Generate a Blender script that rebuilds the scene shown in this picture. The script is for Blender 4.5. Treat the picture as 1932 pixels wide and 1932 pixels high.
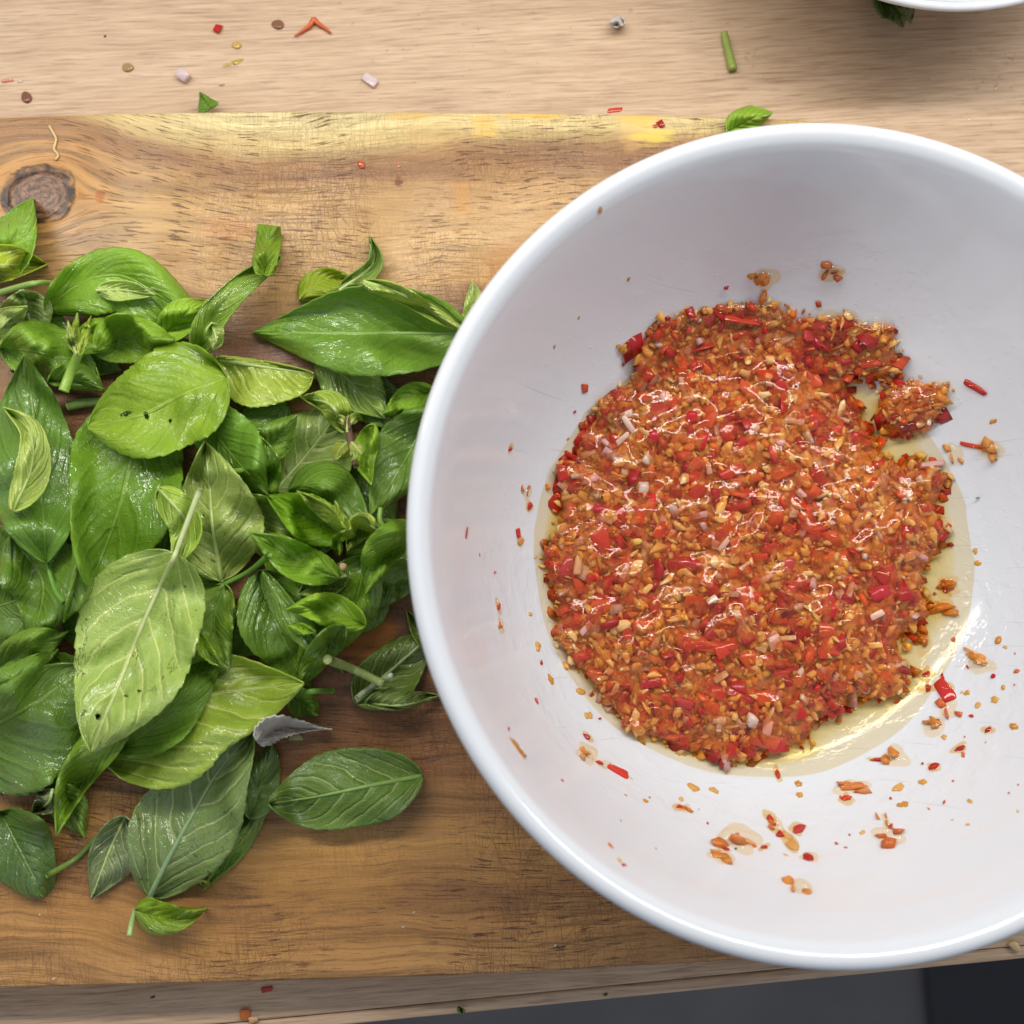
import bpy, bmesh, math, random
import numpy as np
from mathutils import Vector, Euler, Matrix

random.seed(7)
rng = np.random.default_rng(7)
scene = bpy.context.scene
COL = scene.collection
for o in list(bpy.data.objects):
    bpy.data.objects.remove(o)

# ------------------------------------------------------------------ camera
FPX = 1817.0                       # focal length in units of the 1932 px frame
CAM_Z = 0.346
cam = bpy.data.cameras.new('camera')
cam.sensor_width = 36.0
cam.lens = 36.0 * FPX / 1932.0
cam.clip_start = 0.01
cam.clip_end = 20.0
camo = bpy.data.objects.new('camera', cam)
COL.objects.link(camo)
ROT = Euler((math.atan(200 / FPX), math.atan(-30 / FPX), 0), 'XYZ')
camo.rotation_euler = ROT
camo.location = (0, 0, CAM_Z)
scene.camera = camo
cam.dof.use_dof = True
cam.dof.focus_distance = 0.318
cam.dof.aperture_fstop = 9.0
scene.render.resolution_x = 1024
scene.render.resolution_y = 1024

# ------------------------------------------------------------------ world (soft cool room light)
w = bpy.data.worlds.new('World')
scene.world = w
w.use_nodes = True
bgn = w.node_tree.nodes['Background']
bgn.inputs['Color'].default_value = (0.83, 0.895, 1.0, 1)
bgn.inputs['Strength'].default_value = 0.39

# ------------------------------------------------------------------ the LED strip under the wall cabinet
LED_Y, LED_Z, LED_W = 0.265, 0.40, 0.130
def led_strip():
    n = 26
    for i in range(n):
        L = bpy.data.lights.new('strip_light', 'AREA')
        L.shape = 'RECTANGLE'
        L.size, L.size_y = 0.029, 0.046
        L.energy = LED_W
        L.color = (1.0, 0.96, 0.885)
        o = bpy.data.objects.new('strip_light', L)
        o.location = (-0.47 + i * 0.98 / (n - 1), LED_Y, LED_Z)
        o.rotation_euler = (math.radians(-30), 0, 0)
        COL.objects.link(o)
led_strip()
scene.view_settings.view_transform = 'Standard'
scene.view_settings.look = 'None'
scene.view_settings.exposure = 0.0
scene.view_settings.gamma = 1.0
scene.cycles.transparent_max_bounces = 32

# ------------------------------------------------------------------ photograph pixel -> place
RM = np.array(ROT.to_matrix())
CO = np.array([0, 0, CAM_Z])
def rays(px, py):
    px = np.asarray(px, float); py = np.asarray(py, float)
    d = np.stack([(px - 966) / FPX, -(py - 966) / FPX, -np.ones_like(px)], -1)
    return d @ RM.T
def PZ(px, py, z):
    d = rays(px, py)
    t = (np.asarray(z) - CAM_Z) / d[..., 2]
    return CO + d * t[..., None]
BOARD = 0.018
MM = 0.001
PXM = 0.000178                     # metres per frame pixel on the board

# bowl profile
BC = np.array([0.0886, 0.0240]); BOFF = np.array([-0.0035, -0.0035])
ZF, ZR, RR, R0 = 0.0235, 0.0940, 0.1063, 0.0585
PW = 2.1
_s = np.linspace(0, 1, 401)
_q = np.clip((_s - 0.86) / 0.14, 0, 1); _q = _q * _q * (3 - 2 * _q)
_d = _s ** 1.1 * (1 - 0.22 * _q)
_t = np.concatenate([[0], np.cumsum((_d[1:] + _d[:-1]) / 2)]); _t /= _t[-1]
def prof_t(s): return np.interp(s, _s, _t)          # height of the inner wall, flaring out towards the rim
def zin(x, y):
    x = np.asarray(x, float); y = np.asarray(y, float)
    t = np.zeros_like(x)
    for _ in range(6):
        r = np.hypot(x - BC[0] - BOFF[0] * (1 - t), y - BC[1] - BOFF[1] * (1 - t))
        t = prof_t(np.clip((r - R0) / (RR - R0), 0, 1))
    return ZF + (ZR - ZF) * t
def PB(px, py, h=0.0):
    z = np.full(np.shape(px), ZF) + h
    for _ in range(25):
        p = PZ(px, py, z)
        z = 0.5 * z + 0.5 * (zin(p[..., 0], p[..., 1]) + h)
    return PZ(px, py, z)

# ------------------------------------------------------------------ object helpers
def link(name, me, parent=None):
    o = bpy.data.objects.new(name, me)
    COL.objects.link(o)
    if parent is not None:
        o.parent = parent
    return o
def tag(o, label=None, cat=None, group=None, kind=None):
    if label: o['label'] = label
    if cat: o['category'] = cat
    if group: o['group'] = group
    if kind: o['kind'] = kind
    return o
def empty(name, loc, label, cat, group=None):
    o = bpy.data.objects.new(name, None)
    o.empty_display_size = 0.01
    COL.objects.link(o)
    o.location = loc
    return tag(o, label, cat, group)
def mesh_np(name, verts, faces, mats=(), smooth=True, mi=None):
    me = bpy.data.meshes.new(name)
    me.from_pydata([tuple(v) for v in verts], [], [tuple(f) for f in faces])
    for m in mats: me.materials.append(m)
    if smooth:
        me.polygons.foreach_set('use_smooth', [True] * len(me.polygons))
    if mi is not None:
        me.polygons.foreach_set('material_index', [int(a) for a in mi])
    me.update()
    return me
def bm_mesh(name, bm, mats=(), smooth=False):
    me = bpy.data.meshes.new(name)
    bm.to_mesh(me); bm.free()
    for m in mats: me.materials.append(m)
    if smooth:
        me.polygons.foreach_set('use_smooth', [True] * len(me.polygons))
    return me

# ------------------------------------------------------------------ node helpers
class NT:
    def __init__(s, name):
        s.m = bpy.data.materials.new(name)
        s.m.use_nodes = True
        s.t = s.m.node_tree
        s.t.nodes.clear()
        s.out = s.t.nodes.new('ShaderNodeOutputMaterial')
    def set(s, sock, v):
        if isinstance(v, bpy.types.NodeSocket): s.t.links.new(v, sock)
        elif isinstance(v, (tuple, list)):
            sock.default_value = tuple(v) + (1,) * (len(sock.default_value) - len(v)) if hasattr(sock.default_value, '__len__') else v
        else: sock.default_value = v
    def node(s, typ, ins=None, **props):
        n = s.t.nodes.new(typ)
        for k, v in props.items(): setattr(n, k, v)
        for k, v in (ins or {}).items(): s.set(n.inputs[k], v)
        return n
    def ma(s, op, a, b=0.0, c=None, clamp=False):
        n = s.node('ShaderNodeMath', operation=op, use_clamp=clamp)
        s.set(n.inputs[0], a); s.set(n.inputs[1], b)
        if c is not None: s.set(n.inputs[2], c)
        return n.outputs[0]
    def step(s, x, a, b, lo=0.0, hi=1.0):
        n = s.node('ShaderNodeMapRange', interpolation_type='SMOOTHSTEP')
        s.set(n.inputs[0], x)
        if a < b: v = (a, b, lo, hi)
        else: v = (b, a, hi, lo)
        for i in range(4): n.inputs[i + 1].default_value = v[i]
        return n.outputs[0]
    def mix(s, f, a, b, mode='MIX'):
        n = s.node('ShaderNodeMix', data_type='RGBA', blend_type=mode)
        s.set(n.inputs[0], f); s.set(n.inputs[6], a); s.set(n.inputs[7], b)
        return n.outputs[2]
    def noise(s, vec, scale=1.0, detail=2.0, rough=0.5, dist=0.0):
        n = s.node('ShaderNodeTexNoise', {'Scale': scale, 'Detail': detail, 'Roughness': rough, 'Distortion': dist})
        if vec is not None: s.set(n.inputs['Vector'], vec)
        return n.outputs['Fac']
    def xyz(s, x=0.0, y=0.0, z=0.0):
        n = s.node('ShaderNodeCombineXYZ')
        s.set(n.inputs[0], x); s.set(n.inputs[1], y); s.set(n.inputs[2], z)
        return n.outputs[0]
    def sep(s, v):
        n = s.node('ShaderNodeSeparateXYZ'); s.set(n.inputs[0], v)
        return n.outputs
    def ramp(s, f, stops, interp='LINEAR'):
        n = s.node('ShaderNodeValToRGB')
        cr = n.color_ramp; cr.interpolation = interp
        while len(cr.elements) < len(stops): cr.elements.new(0.5)
        for e, (p, c) in zip(cr.elements, stops):
            e.position = p; e.color = tuple(c) + (1,)
        s.set(n.inputs[0], f)
        return n.outputs[0]
    def bump(s, h, strength=0.5, dist=0.001, normal=None):
        n = s.node('ShaderNodeBump', {'Strength': strength, 'Distance': dist, 'Height': h})
        if normal is not None: s.set(n.inputs['Normal'], normal)
        return n.outputs[0]
    def bsdf(s, **k):
        n = s.node('ShaderNodeBsdfPrincipled')
        for a, v in k.items(): s.set(n.inputs[a.replace('_', ' ')], v)
        return n.outputs[0]
    def done(s, sh):
        s.t.links.new(sh, s.out.inputs['Surface'])
        return s.m
def lin(r, g, b):
    f = lambda c: (c / 255 / 12.92) if c / 255 <= 0.04045 else ((c / 255 + 0.055) / 1.055) ** 2.4
    return (f(r), f(g), f(b))

# ================================================================== materials: woods
def mat_counter():
    t = NT('pale_oak_worktop')
    tc = t.node('ShaderNodeTexCoord').outputs['Object']
    mp = t.node('ShaderNodeMapping', {'Vector': tc, 'Rotation': (0, 0, math.radians(-3.5))}).outputs[0]
    x, y, z = t.sep(mp)
    warp = t.noise(t.xyz(t.ma('MULTIPLY', x, 9), t.ma('MULTIPLY', y, 30)), 1, 3)
    yy = t.ma('ADD', y, t.ma('MULTIPLY', warp, 0.006))
    fine = t.noise(t.xyz(t.ma('MULTIPLY', x, 46), t.ma('MULTIPLY', yy, 980)), 1, 4, 0.66)
    mid = t.noise(t.xyz(t.ma('MULTIPLY', x, 14), t.ma('MULTIPLY', yy, 170)), 1, 3)
    low = t.noise(t.xyz(t.ma('MULTIPLY', x, 3), t.ma('MULTIPLY', yy, 22)), 1, 3)
    f = t.ma('ADD', t.ma('MULTIPLY', fine, 0.54), t.ma('ADD', t.ma('MULTIPLY', mid, 0.28), t.ma('MULTIPLY', low, 0.22)))
    c = t.ramp(f, [(0.36, lin(146, 117, 93)), (0.46, lin(186, 156, 127)), (0.57, lin(205, 176, 146)), (0.74, lin(217, 193, 165))])
    pores = t.noise(t.xyz(t.ma('MULTIPLY', x, 62), t.ma('MULTIPLY', yy, 1500)), 1, 2, 0.5)
    pm = t.ma('MULTIPLY', t.step(pores, 0.56, 0.66), t.step(mid, 0.35, 0.6, 0.12, 0.5))
    c = t.mix(pm, c, lin(134, 102, 80))
    wet = t.step(t.noise(tc, 24, 3), 0.52, 0.66)
    rough = t.ma('SUBTRACT', 0.55, t.ma('MULTIPLY', wet, 0.22))
    nb = t.bump(t.ma('SUBTRACT', fine, pm), 0.25, 0.0006)
    return t.done(t.bsdf(Base_Color=c, Roughness=rough, Normal=nb))

KNOT = PZ(72, 366, BOARD)
def mat_board():
    t = NT('acacia_board_wood')
    tc = t.node('ShaderNodeTexCoord').outputs['Object']
    x, y, z = t.sep(tc)
    # grain lines flow round the knot like water round a stone
    wob = t.ma('MULTIPLY', t.ma('SUBTRACT', t.noise(tc, 22, 3), 0.5), 0.006)
    X = t.ma('SUBTRACT', x, float(KNOT[0])); Y = t.ma('ADD', t.ma('SUBTRACT', y, float(KNOT[1])), wob)
    Xs = t.ma('MULTIPLY', X, 0.86)
    r2 = t.ma('ADD', t.ma('MULTIPLY', Xs, Xs), t.ma('MULTIPLY', Y, Y))
    R = 0.0098
    kr = t.ma('SQRT', r2)
    r2c = t.ma('MAXIMUM', r2, R * R)
    r2f = t.ma('ADD', r2c, 0.00002)
    dec = t.ma('EXPONENT', t.ma('MULTIPLY', r2, -1 / 0.060 ** 2))
    g = t.ma('SUBTRACT', t.ma('MULTIPLY', Y, t.ma('SUBTRACT', 1.0, t.ma('MULTIPLY', t.ma('DIVIDE', R * R * 3.2, t.ma('ADD', r2c, R * R * 2.2)), dec))), 0.0)
    g = t.ma('ADD', g, t.ma('MULTIPLY', X, -0.035))
    warp = t.ma('SUBTRACT', t.noise(t.xyz(t.ma('MULTIPLY', x, 7), t.ma('MULTIPLY', g, 18)), 1, 3), 0.5)
    xl, xr = float(PZ(90, 300, BOARD)[0]), float(PZ(520, 300, BOARD)[0])
    gw = t.ma('ADD', t.ma('SUBTRACT', g, t.step(x, xr, xl, 0.0, 0.0125)), t.ma('MULTIPLY', warp, 0.022))
    # colour across the grain (px rows turned into distance from the knot)
    y0 = float(KNOT[1])
    def row(py, px=700):
        p = PZ(px, py, BOARD); return (p[1] - y0) - 0.035 * (p[0] - KNOT[0])
    lo, hi = row(1900), row(180)
    pos = lambda py: (row(py) - lo) / (hi - lo)
    stops = [(1860, (208, 156, 96)), (1770, (196, 142, 82)), (1690, (174, 122, 72)), (1590, (214, 160, 92)), (1480, (166, 114, 68)), (1330, (154, 102, 60)),
             (1200, (140, 88, 46)), (1000, (132, 84, 46)), (800, (150, 104, 60)), (660, (122, 82, 52)), (600, (138, 98, 62)), (540, (202, 156, 96)), (450, (212, 170, 110)),
             (370, (208, 164, 106)), (325, (160, 116, 76)), (296, (172, 130, 86)), (268, (226, 198, 132)), (215, (246, 226, 164))]
    cr = t.ramp(t.ma('DIVIDE', t.ma('SUBTRACT', gw, lo), hi - lo), [(pos(p), lin(*c)) for p, c in stops])
    # streaks
    st = t.noise(t.xyz(t.ma('MULTIPLY', x, 16), t.ma('MULTIPLY', gw, 330)), 1, 4, 0.6)
    st2 = t.noise(t.xyz(t.ma('MULTIPLY', x, 11), t.ma('MULTIPLY', gw, 720)), 1, 3, 0.55)
    st3 = t.noise(t.xyz(t.ma('MULTIPLY', x, 5), t.ma('MULTIPLY', gw, 95)), 1, 3, 0.55)
    lowm = t.step(gw, row(700) , row(1300), 0.0, 1.0)
    c = t.mix(t.step(st, 0.34, 0.68, 0.55, 0.0), cr, t.mix(0.55, cr, lin(70, 40, 22)))
    c = t.mix(t.ma('MULTIPLY', t.step(st2, 0.50, 0.36), t.ma('ADD', 0.22, t.ma('MULTIPLY', lowm, 0.30))), c, t.mix(0.7, c, lin(56, 30, 16)))
    c = t.mix(t.ma('MULTIPLY', t.step(st3, 0.52, 0.34), t.ma('ADD', 0.10, t.ma('MULTIPLY', lowm, 0.45))), c, t.mix(0.6, c, lin(70, 40, 24)))
    c = t.mix(t.ma('MULTIPLY', t.step(st3, 0.52, 0.68), t.ma('MULTIPLY', lowm, 0.40)), c, lin(186, 132, 66))
    mot = t.noise(t.xyz(t.ma('MULTIPLY', x, 26), t.ma('MULTIPLY', y, 40)), 1, 3)
    c = t.mix(t.step(mot, 0.48, 0.68, 0.0, 0.4), c, t.mix(0.45, c, lin(206, 156, 84)))
    mot2 = t.noise(t.xyz(t.ma('ADD', t.ma('MULTIPLY', x, 14), 5.0), t.ma('MULTIPLY', gw, 60)), 1, 3)
    c = t.mix(t.step(mot2, 0.52, 0.72, 0.0, 0.55), c, lin(112, 72, 48))
    # short dark pores
    po = t.noise(t.xyz(t.ma('MULTIPLY', x, 120), t.ma('MULTIPLY', gw, 1500)), 1, 2, 0.5)
    pom = t.ma('MULTIPLY', t.step(po, 0.575, 0.645), t.step(t.noise(tc, 30, 2), 0.35, 0.6, 0.25, 0.9))
    c = t.mix(pom, c, lin(84, 50, 28))
    # knife cuts
    cuts = None
    for k, (a, sx, sy, th, sc) in enumerate([(92, 26, 900, 0.665, 1), (84, 22, 700, 0.66, 1), (70, 34, 800, 0.69, 1), (108, 34, 850, 0.695, 1),
                                              (3, 22, 900, 0.66, 1), (-4, 26, 700, 0.665, 1), (52, 40, 900, 0.70, 1), (128, 40, 900, 0.71, 1)]):
        mp = t.node('ShaderNodeMapping', {'Vector': tc, 'Rotation': (0, 0, math.radians(a)), 'Location': (k * 0.37, k * 0.21, 0)}).outputs[0]
        mx, my, _ = t.sep(mp)
        n = t.noise(t.xyz(t.ma('MULTIPLY', mx, sx * 1.9), t.ma('MULTIPLY', my, sy * 2.3), k * 3.1), 1, 1, 0.4)
        m = t.step(n, th - 0.045, th + 0.02)
        cuts = m if cuts is None else t.ma('MAXIMUM', cuts, m)
    zone = t.step(t.noise(tc, 15, 2), 0.34, 0.56, 0.12, 1.0)
    kfade = t.step(kr, 0.02, 0.085)
    cutm = t.ma('MULTIPLY', cuts, t.ma('MULTIPLY', zone, kfade))
    c = t.mix(t.ma('MULTIPLY', cutm, t.step(gw, row(330), row(285), 0.66, 0.36)), c, t.mix(0.75, c, lin(96, 54, 22)))
    pale = t.noise(t.xyz(t.ma('MULTIPLY', x, 900), t.ma('MULTIPLY', y, 1400)), 1, 2, 0.6)
    c = t.mix(t.step(pale, 0.50, 0.7, 0.0, 0.16), c, t.mix(0.6, c, lin(236, 196, 128)))
    # turmeric and chilli stains on the pale sapwood; golden and brown patches further down
    def spot(px, py, rx, ry, col, s):
        nonlocal c
        q = PZ(px, py, BOARD)
        e = t.ma('ADD', t.ma('POWER', t.ma('DIVIDE', t.ma('SUBTRACT', x, float(q[0])), rx), 2.0), t.ma('POWER', t.ma('DIVIDE', t.ma('SUBTRACT', y, float(q[1])), ry), 2.0))
        e = t.ma('ADD', e, t.ma('MULTIPLY', t.ma('SUBTRACT', t.noise(t.xyz(t.ma('MULTIPLY', x, 90), t.ma('MULTIPLY', gw, 520)), 1, 3), 0.5), 2.6))
        c = t.mix(t.step(e, 1.0, 0.1, 0.0, s), c, lin(*col))
    spot(1205, 226, .009, .0035, (240, 190, 60), .55); spot(1235, 258, .010, .004, (250, 218, 70), .55); spot(1190, 262, .005, .006, (236, 190, 110), .3)
    spot(1010, 218, .014, .0022, (236, 190, 60), .55); spot(915, 240, .006, .006, (236, 190, 80), .5); spot(760, 216, .012, .002, (226, 176, 80), .5)
    spot(188, 372, .0022, .0028, (176, 84, 30), .8); spot(752, 342, .0020, .0024, (112, 62, 30), .9); spot(870, 375, .004, .008, (206, 140, 50), .4)
    spot(960, 500, .010, .012, (176, 108, 44), .45); spot(430, 430, .012, .006, (186, 112, 56), .35); spot(112, 445, .007, .0018, (92, 66, 48), .8)
    spot(180, 430, .016, .010, (140, 110, 80), .45); spot(700, 1210, .012, .012, (214, 132, 40), .7); spot(600, 1640, .036, .020, (210, 154, 76), .38); spot(300, 1730, .055, .018, (196, 142, 74), .3); spot(640, 560, .03, .01, (206, 158, 92), .3)
    # the knot
    th = t.ma('ARCTAN2', Y, Xs)
    kn = t.noise(t.xyz(t.ma('MULTIPLY', kr, 700), t.ma('MULTIPLY', th, 1.6)), 1, 3)
    kcr = t.noise(tc, 900, 4, 0.6)
    kc = t.mix(t.step(kn, .3, .7), lin(66, 42, 28), lin(150, 106, 74))
    kc = t.mix(t.step(kcr, 0.56, 0.66), kc, lin(52, 34, 24))
    wedge = t.ma('ADD', kr, t.ma('MULTIPLY', t.ma('SUBTRACT', t.noise(tc, 150, 4), 0.5), 0.0052))
    ringd = t.step(t.ma('ABSOLUTE', t.ma('SUBTRACT', wedge, 0.0098)), 0.0021, 0.0006)
    halo = t.step(wedge, 0.030, 0.0105)
    c = t.mix(t.ma('MULTIPLY', halo, 0.55), c, t.mix(t.step(st, 0.40, 0.6), lin(96, 54, 26), lin(200, 138, 64)))
    c = t.mix(t.step(wedge, 0.0100, 0.0092), c, kc)
    c = t.mix(t.ma('MULTIPLY', ringd, t.step(t.noise(tc, 210, 2), 0.30, 0.62, 0.25, 1.0)), c, lin(44, 26, 18))
    h = t.ma('SUBTRACT', t.ma('MULTIPLY', st, 0.4), t.ma('ADD', t.ma('MULTIPLY', cutm, 0.9), t.ma('ADD', t.ma('MULTIPLY', pom, 0.4), t.ma('MULTIPLY', ringd, 2.0))))
    nb = t.bump(h, 0.35, 0.0006)
    rough = t.step(t.noise(tc, 40, 3), 0.35, 0.65, 0.36, 0.55)
    return t.done(t.bsdf(Base_Color=c, Roughness=rough, Normal=nb))
M_COUNTER = mat_counter()
M_BOARD = mat_board()

def mat_plain(name, col, rough=0.4, **k):
    t = NT(name)
    return t.done(t.bsdf(Base_Color=tuple(col) + (1,), Roughness=rough, **k))
def mat_floor():
    t = NT('dark_grey_floor')
    tc = t.node('ShaderNodeTexCoord').outputs['Object']
    n = t.noise(tc, 5, 3)
    c = t.ramp(n, [(0.3, lin(90, 87, 87)), (0.7, lin(110, 107, 107))])
    sp = t.noise(tc, 300, 2)
    c = t.mix(t.step(sp, 0.4, 0.7, 0, 0.25), c, lin(70, 72, 80))
    return t.done(t.bsdf(Base_Color=c, Roughness=0.5))

# ================================================================== the setting
def slab_from_outline(name, outline, z0, z1, mat, bevel=0.002, seg=3, parent=None):
    bm = bmesh.new()
    vs = [bm.verts.new((p[0], p[1], z0)) for p in outline]
    f = bm.faces.new(vs)
    if f.normal.z < 0: f.normal_flip()
    bm.normal_update()
    if f.normal.z > 0:
        pass
    r = bmesh.ops.extrude_face_region(bm, geom=[f])
    top = [v for v in r['geom'] if isinstance(v, bmesh.types.BMVert)]
    for v in top: v.co.z = z1
    bmesh.ops.recalc_face_normals(bm, faces=bm.faces)
    ed = [e for e in bm.edges if abs(e.verts[0].co.z - z1) < 1e-7 and abs(e.verts[1].co.z - z1) < 1e-7]
    bmesh.ops.bevel(bm, geom=ed, offset=bevel, segments=seg, profile=0.5, affect='EDGES')
    me = bm_mesh(name, bm, [mat])
    return link(name, me, parent)

e0 = PZ(645, 1936, 0.0); e1 = PZ(1932, 1810, 0.0)
ed = (e1 - e0)[:2] / np.linalg.norm((e1 - e0)[:2]); en = np.array([-ed[1], ed[0]])   # along the front edge, towards the wall
def EP(a, b): return tuple(e0[:2] + ed * a + en * b)
STRIP = 0.0042
counter = slab_from_outline('kitchen_counter', [EP(-0.9, STRIP + 0.0003), EP(1.0, STRIP + 0.0003), EP(1.0, 0.62), EP(-0.9, 0.62)], -0.034, 0.0, M_COUNTER, 0.0006, 2)
tag(counter, 'pale oak kitchen worktop strewn with chopped food scraps', 'worktop', kind='structure')
strip = slab_from_outline('edge_strip', [EP(-0.9, 0.0), EP(1.0, 0.0), EP(1.0, STRIP), EP(-0.9, STRIP)], -0.034, -0.0002, M_COUNTER, 0.0012, 3, counter)

bm = bmesh.new()
bmesh.ops.create_grid(bm, x_segments=8, y_segments=8, size=3.0)
bmesh.ops.translate(bm, vec=(0, 0, -0.9), verts=bm.verts)
flo = link('kitchen_floor', bm_mesh('kitchen_floor', bm, [mat_floor()]))
tag(flo, 'dark grey kitchen floor below the worktop edge', 'floor', kind='structure')
mt = NT('dark_slab_grey')
tcm = mt.node('ShaderNodeTexCoord').outputs['Object']
mc = mt.ramp(mt.noise(tcm, 500, 2), [(0.3, lin(40, 40, 44)), (0.7, lin(60, 60, 65))])
M_DARK_SLAB = mt.done(mt.bsdf(Base_Color=mc, Roughness=0.9))
q = [PZ(1745, 1800, -0.89), PZ(2300, 1790, -0.89), PZ(2300, 2300, -0.89), PZ(1790, 2300, -0.89)]
fm = slab_from_outline('dark_floor_slab', [(p[0], p[1]) for p in q], -0.897, -0.888, M_DARK_SLAB, 0.003, 2)  # thin slab that makes the right part of the floor darker
tag(fm, 'dark grey slab on the floor below the right end of the worktop edge', 'mat')

# ================================================================== the chopping board
bo = [(-420, 232), (-60, 221), (60, 216), (220, 211), (400, 208), (640, 207), (900, 209), (1150, 212), (1350, 217), (1500, 222), (1570, 229), (1600, 250), (1618, 300), (1650, 700), (1690, 1300), (1705, 1720), (1700, 1770), (1680, 1793), (1640, 1802),
      (1400, 1815), (1100, 1832), (840, 1845), (400, 1858), (0, 1868), (-420, 1878)]
bout = [PZ(a, b, BOARD) for a, b in bo]
board = slab_from_outline('chopping_board', [(p[0], p[1]) for p in bout], 0.0002, BOARD, M_BOARD, 0.0022, 3)
tag(board, 'worn acacia chopping board with a dark knot and knife cuts, lying on the worktop', 'chopping board')

# ================================================================== the white bowl
def mat_ceramic():
    t = NT('white_glazed_ceramic')
    tc = t.node('ShaderNodeTexCoord').outputs['Object']
    x, y, z = t.sep(tc)
    X = t.ma('SUBTRACT', x, float(BC[0])); Y = t.ma('SUBTRACT', y, float(BC[1]))
    r = t.ma('SQRT', t.ma('ADD', t.ma('MULTIPLY', X, X), t.ma('MULTIPLY', Y, Y)))
    th = t.ma('ARCTAN2', Y, X)
    c = lin(218, 222, 228)
    # thin oily smears left where the mash was wiped round the wall
    sm = t.noise(t.xyz(t.ma('MULTIPLY', th, 3.0), t.ma('MULTIPLY', r, 420)), 1, 3, 0.6)
    band = t.ma('MULTIPLY', t.step(r, 0.084, 0.096), t.step(r, 0.106, 0.1035))
    low = t.step(th, 0.6, -0.6, 0.25, 1.0)
    c = t.mix(t.ma('MULTIPLY', t.ma('MULTIPLY', t.step(sm, 0.50, 0.68), band), t.ma('MULTIPLY', low, 0.10)), c + (1,), lin(232, 198, 160) + (1,))
    sc = t.noise(t.node('ShaderNodeMapping', {'Vector': tc, 'Rotation': (0, 0, 0.6), 'Scale': (30, 900, 1)}).outputs[0], 1, 1)
    sc2 = t.noise(t.node('ShaderNodeMapping', {'Vector': tc, 'Rotation': (0, 0, -0.5), 'Scale': (30, 900, 1)}).outputs[0], 1, 1)
    scr = t.ma('MAXIMUM', t.step(sc, 0.71, 0.75), t.step(sc2, 0.71, 0.75))
    inner = t.step(r, 0.098, 0.088)
    c = t.mix(t.ma('MULTIPLY', t.ma('MULTIPLY', scr, inner), 0.22), c, lin(150, 150, 152) + (1,))
    film = t.noise(t.xyz(t.ma('MULTIPLY', th, 9.0), t.ma('MULTIPLY', r, 260), z), 1, 3, 0.55)
    wetm = t.ma('MULTIPLY', t.step(film, 0.46, 0.62), t.ma('MULTIPLY', inner, low))
    spk = t.noise(tc, 420, 2)
    h = t.ma('ADD', t.ma('MULTIPLY', film, t.ma('ADD', wetm, t.ma('MULTIPLY', band, 0.5))), t.ma('MULTIPLY', t.step(spk, 0.66, 0.72), t.ma('MULTIPLY', inner, 0.6)))
    nb = t.bump(h, 0.22, 0.0009)
    return t.done(t.bsdf(Base_Color=c, Roughness=0.13, Normal=nb, Coat_Weight=0.35, Coat_Roughness=0.05))
M_CER = mat_ceramic()

def lathe(name, prof, mat, segs=160, centre=None, off=None, parent=None):
    vs, fs = [], []
    n = len(prof)
    for (r, z, t) in prof:
        for k in range(segs):
            a = 2 * math.pi * k / segs
            cx = centre[0] + (off[0] * (1 - t) if off is not None else 0)
            cy = centre[1] + (off[1] * (1 - t) if off is not None else 0)
            vs.append((cx + r * math.cos(a), cy + r * math.sin(a), z))
    for i in range(n - 1):
        for k in range(segs):
            k2 = (k + 1) % segs
            fs.append((i * segs + k, i * segs + k2, (i + 1) * segs + k2, (i + 1) * segs + k))
    fs.append(tuple(range(segs))[::-1]); fs.append(tuple((n - 1) * segs + k for k in range(segs)))
    return link(name, mesh_np(name, vs, fs, [mat]), parent)

prof = []
for r in np.linspace(0.004, R0, 10): prof.append((r, ZF, 0.0))
for s in np.linspace(0, 1, 48)[1:]:
    prof.append((R0 + (RR - R0) * s, ZF + (ZR - ZF) * float(prof_t(s)), float(prof_t(s))))
prof += [(0.1070, 0.0947, 1), (0.1081, 0.0958, 1), (0.1093, 0.0963, 1), (0.1105, 0.0961, 1), (0.1115, 0.0954, 1), (0.1121, 0.0944, 1), (0.1122, 0.0932, 1), (0.1117, 0.0904, 1), (0.1107, 0.0879, 1)]
for s in np.linspace(0.93, 0.12, 16):
    prof.append((R0 + (RR - R0) * s + 0.0046, ZF - 0.0030 + (ZR - ZF) * float(prof_t(s)) * 0.965, float(prof_t(s))))
prof += [(0.058, 0.0215, 0), (0.050, 0.0210, 0), (0.0475, 0.0186, 0), (0.0465, BOARD + 0.0002, 0), (0.0430, BOARD + 0.0002, 0), (0.0420, 0.0200, 0), (0.004, 0.0202, 0)]
bowl = lathe('mixing_bowl', prof, M_CER, 192, BC, BOFF)
tag(bowl, 'large white glazed bowl holding the chilli mash, standing on the board', 'bowl')

# bowl at the far right, only its near rim shows
pc = PZ(1800, -110, 0.050)
def small_bowl():
    z0 = 0.0003
    R = 0.085
    c = PZ(1807, 18, 0.050); cy = c[1] + R
    pr = [(0.002, 0.006, 1), (0.026, 0.007, 1), (0.046, 0.018, 1), (0.066, 0.035, 1), (R - 0.0035, 0.0484, 1), (R - 0.0024, 0.0500, 1), (R - 0.0010, 0.0502, 1), (R, 0.0490, 1), (R - 0.0010, 0.0472, 1), (0.066, 0.030, 1), (0.047, 0.013, 1), (0.032, 0.003, 1), (0.030, z0, 1), (0.002, z0, 1)]
    b = lathe('small_bowl', pr, M_CER, 96, (c[0], cy), None)
    tag(b, 'small white bowl cut off at the top right corner, herb sprig under its rim', 'bowl')
small_bowl()
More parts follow.
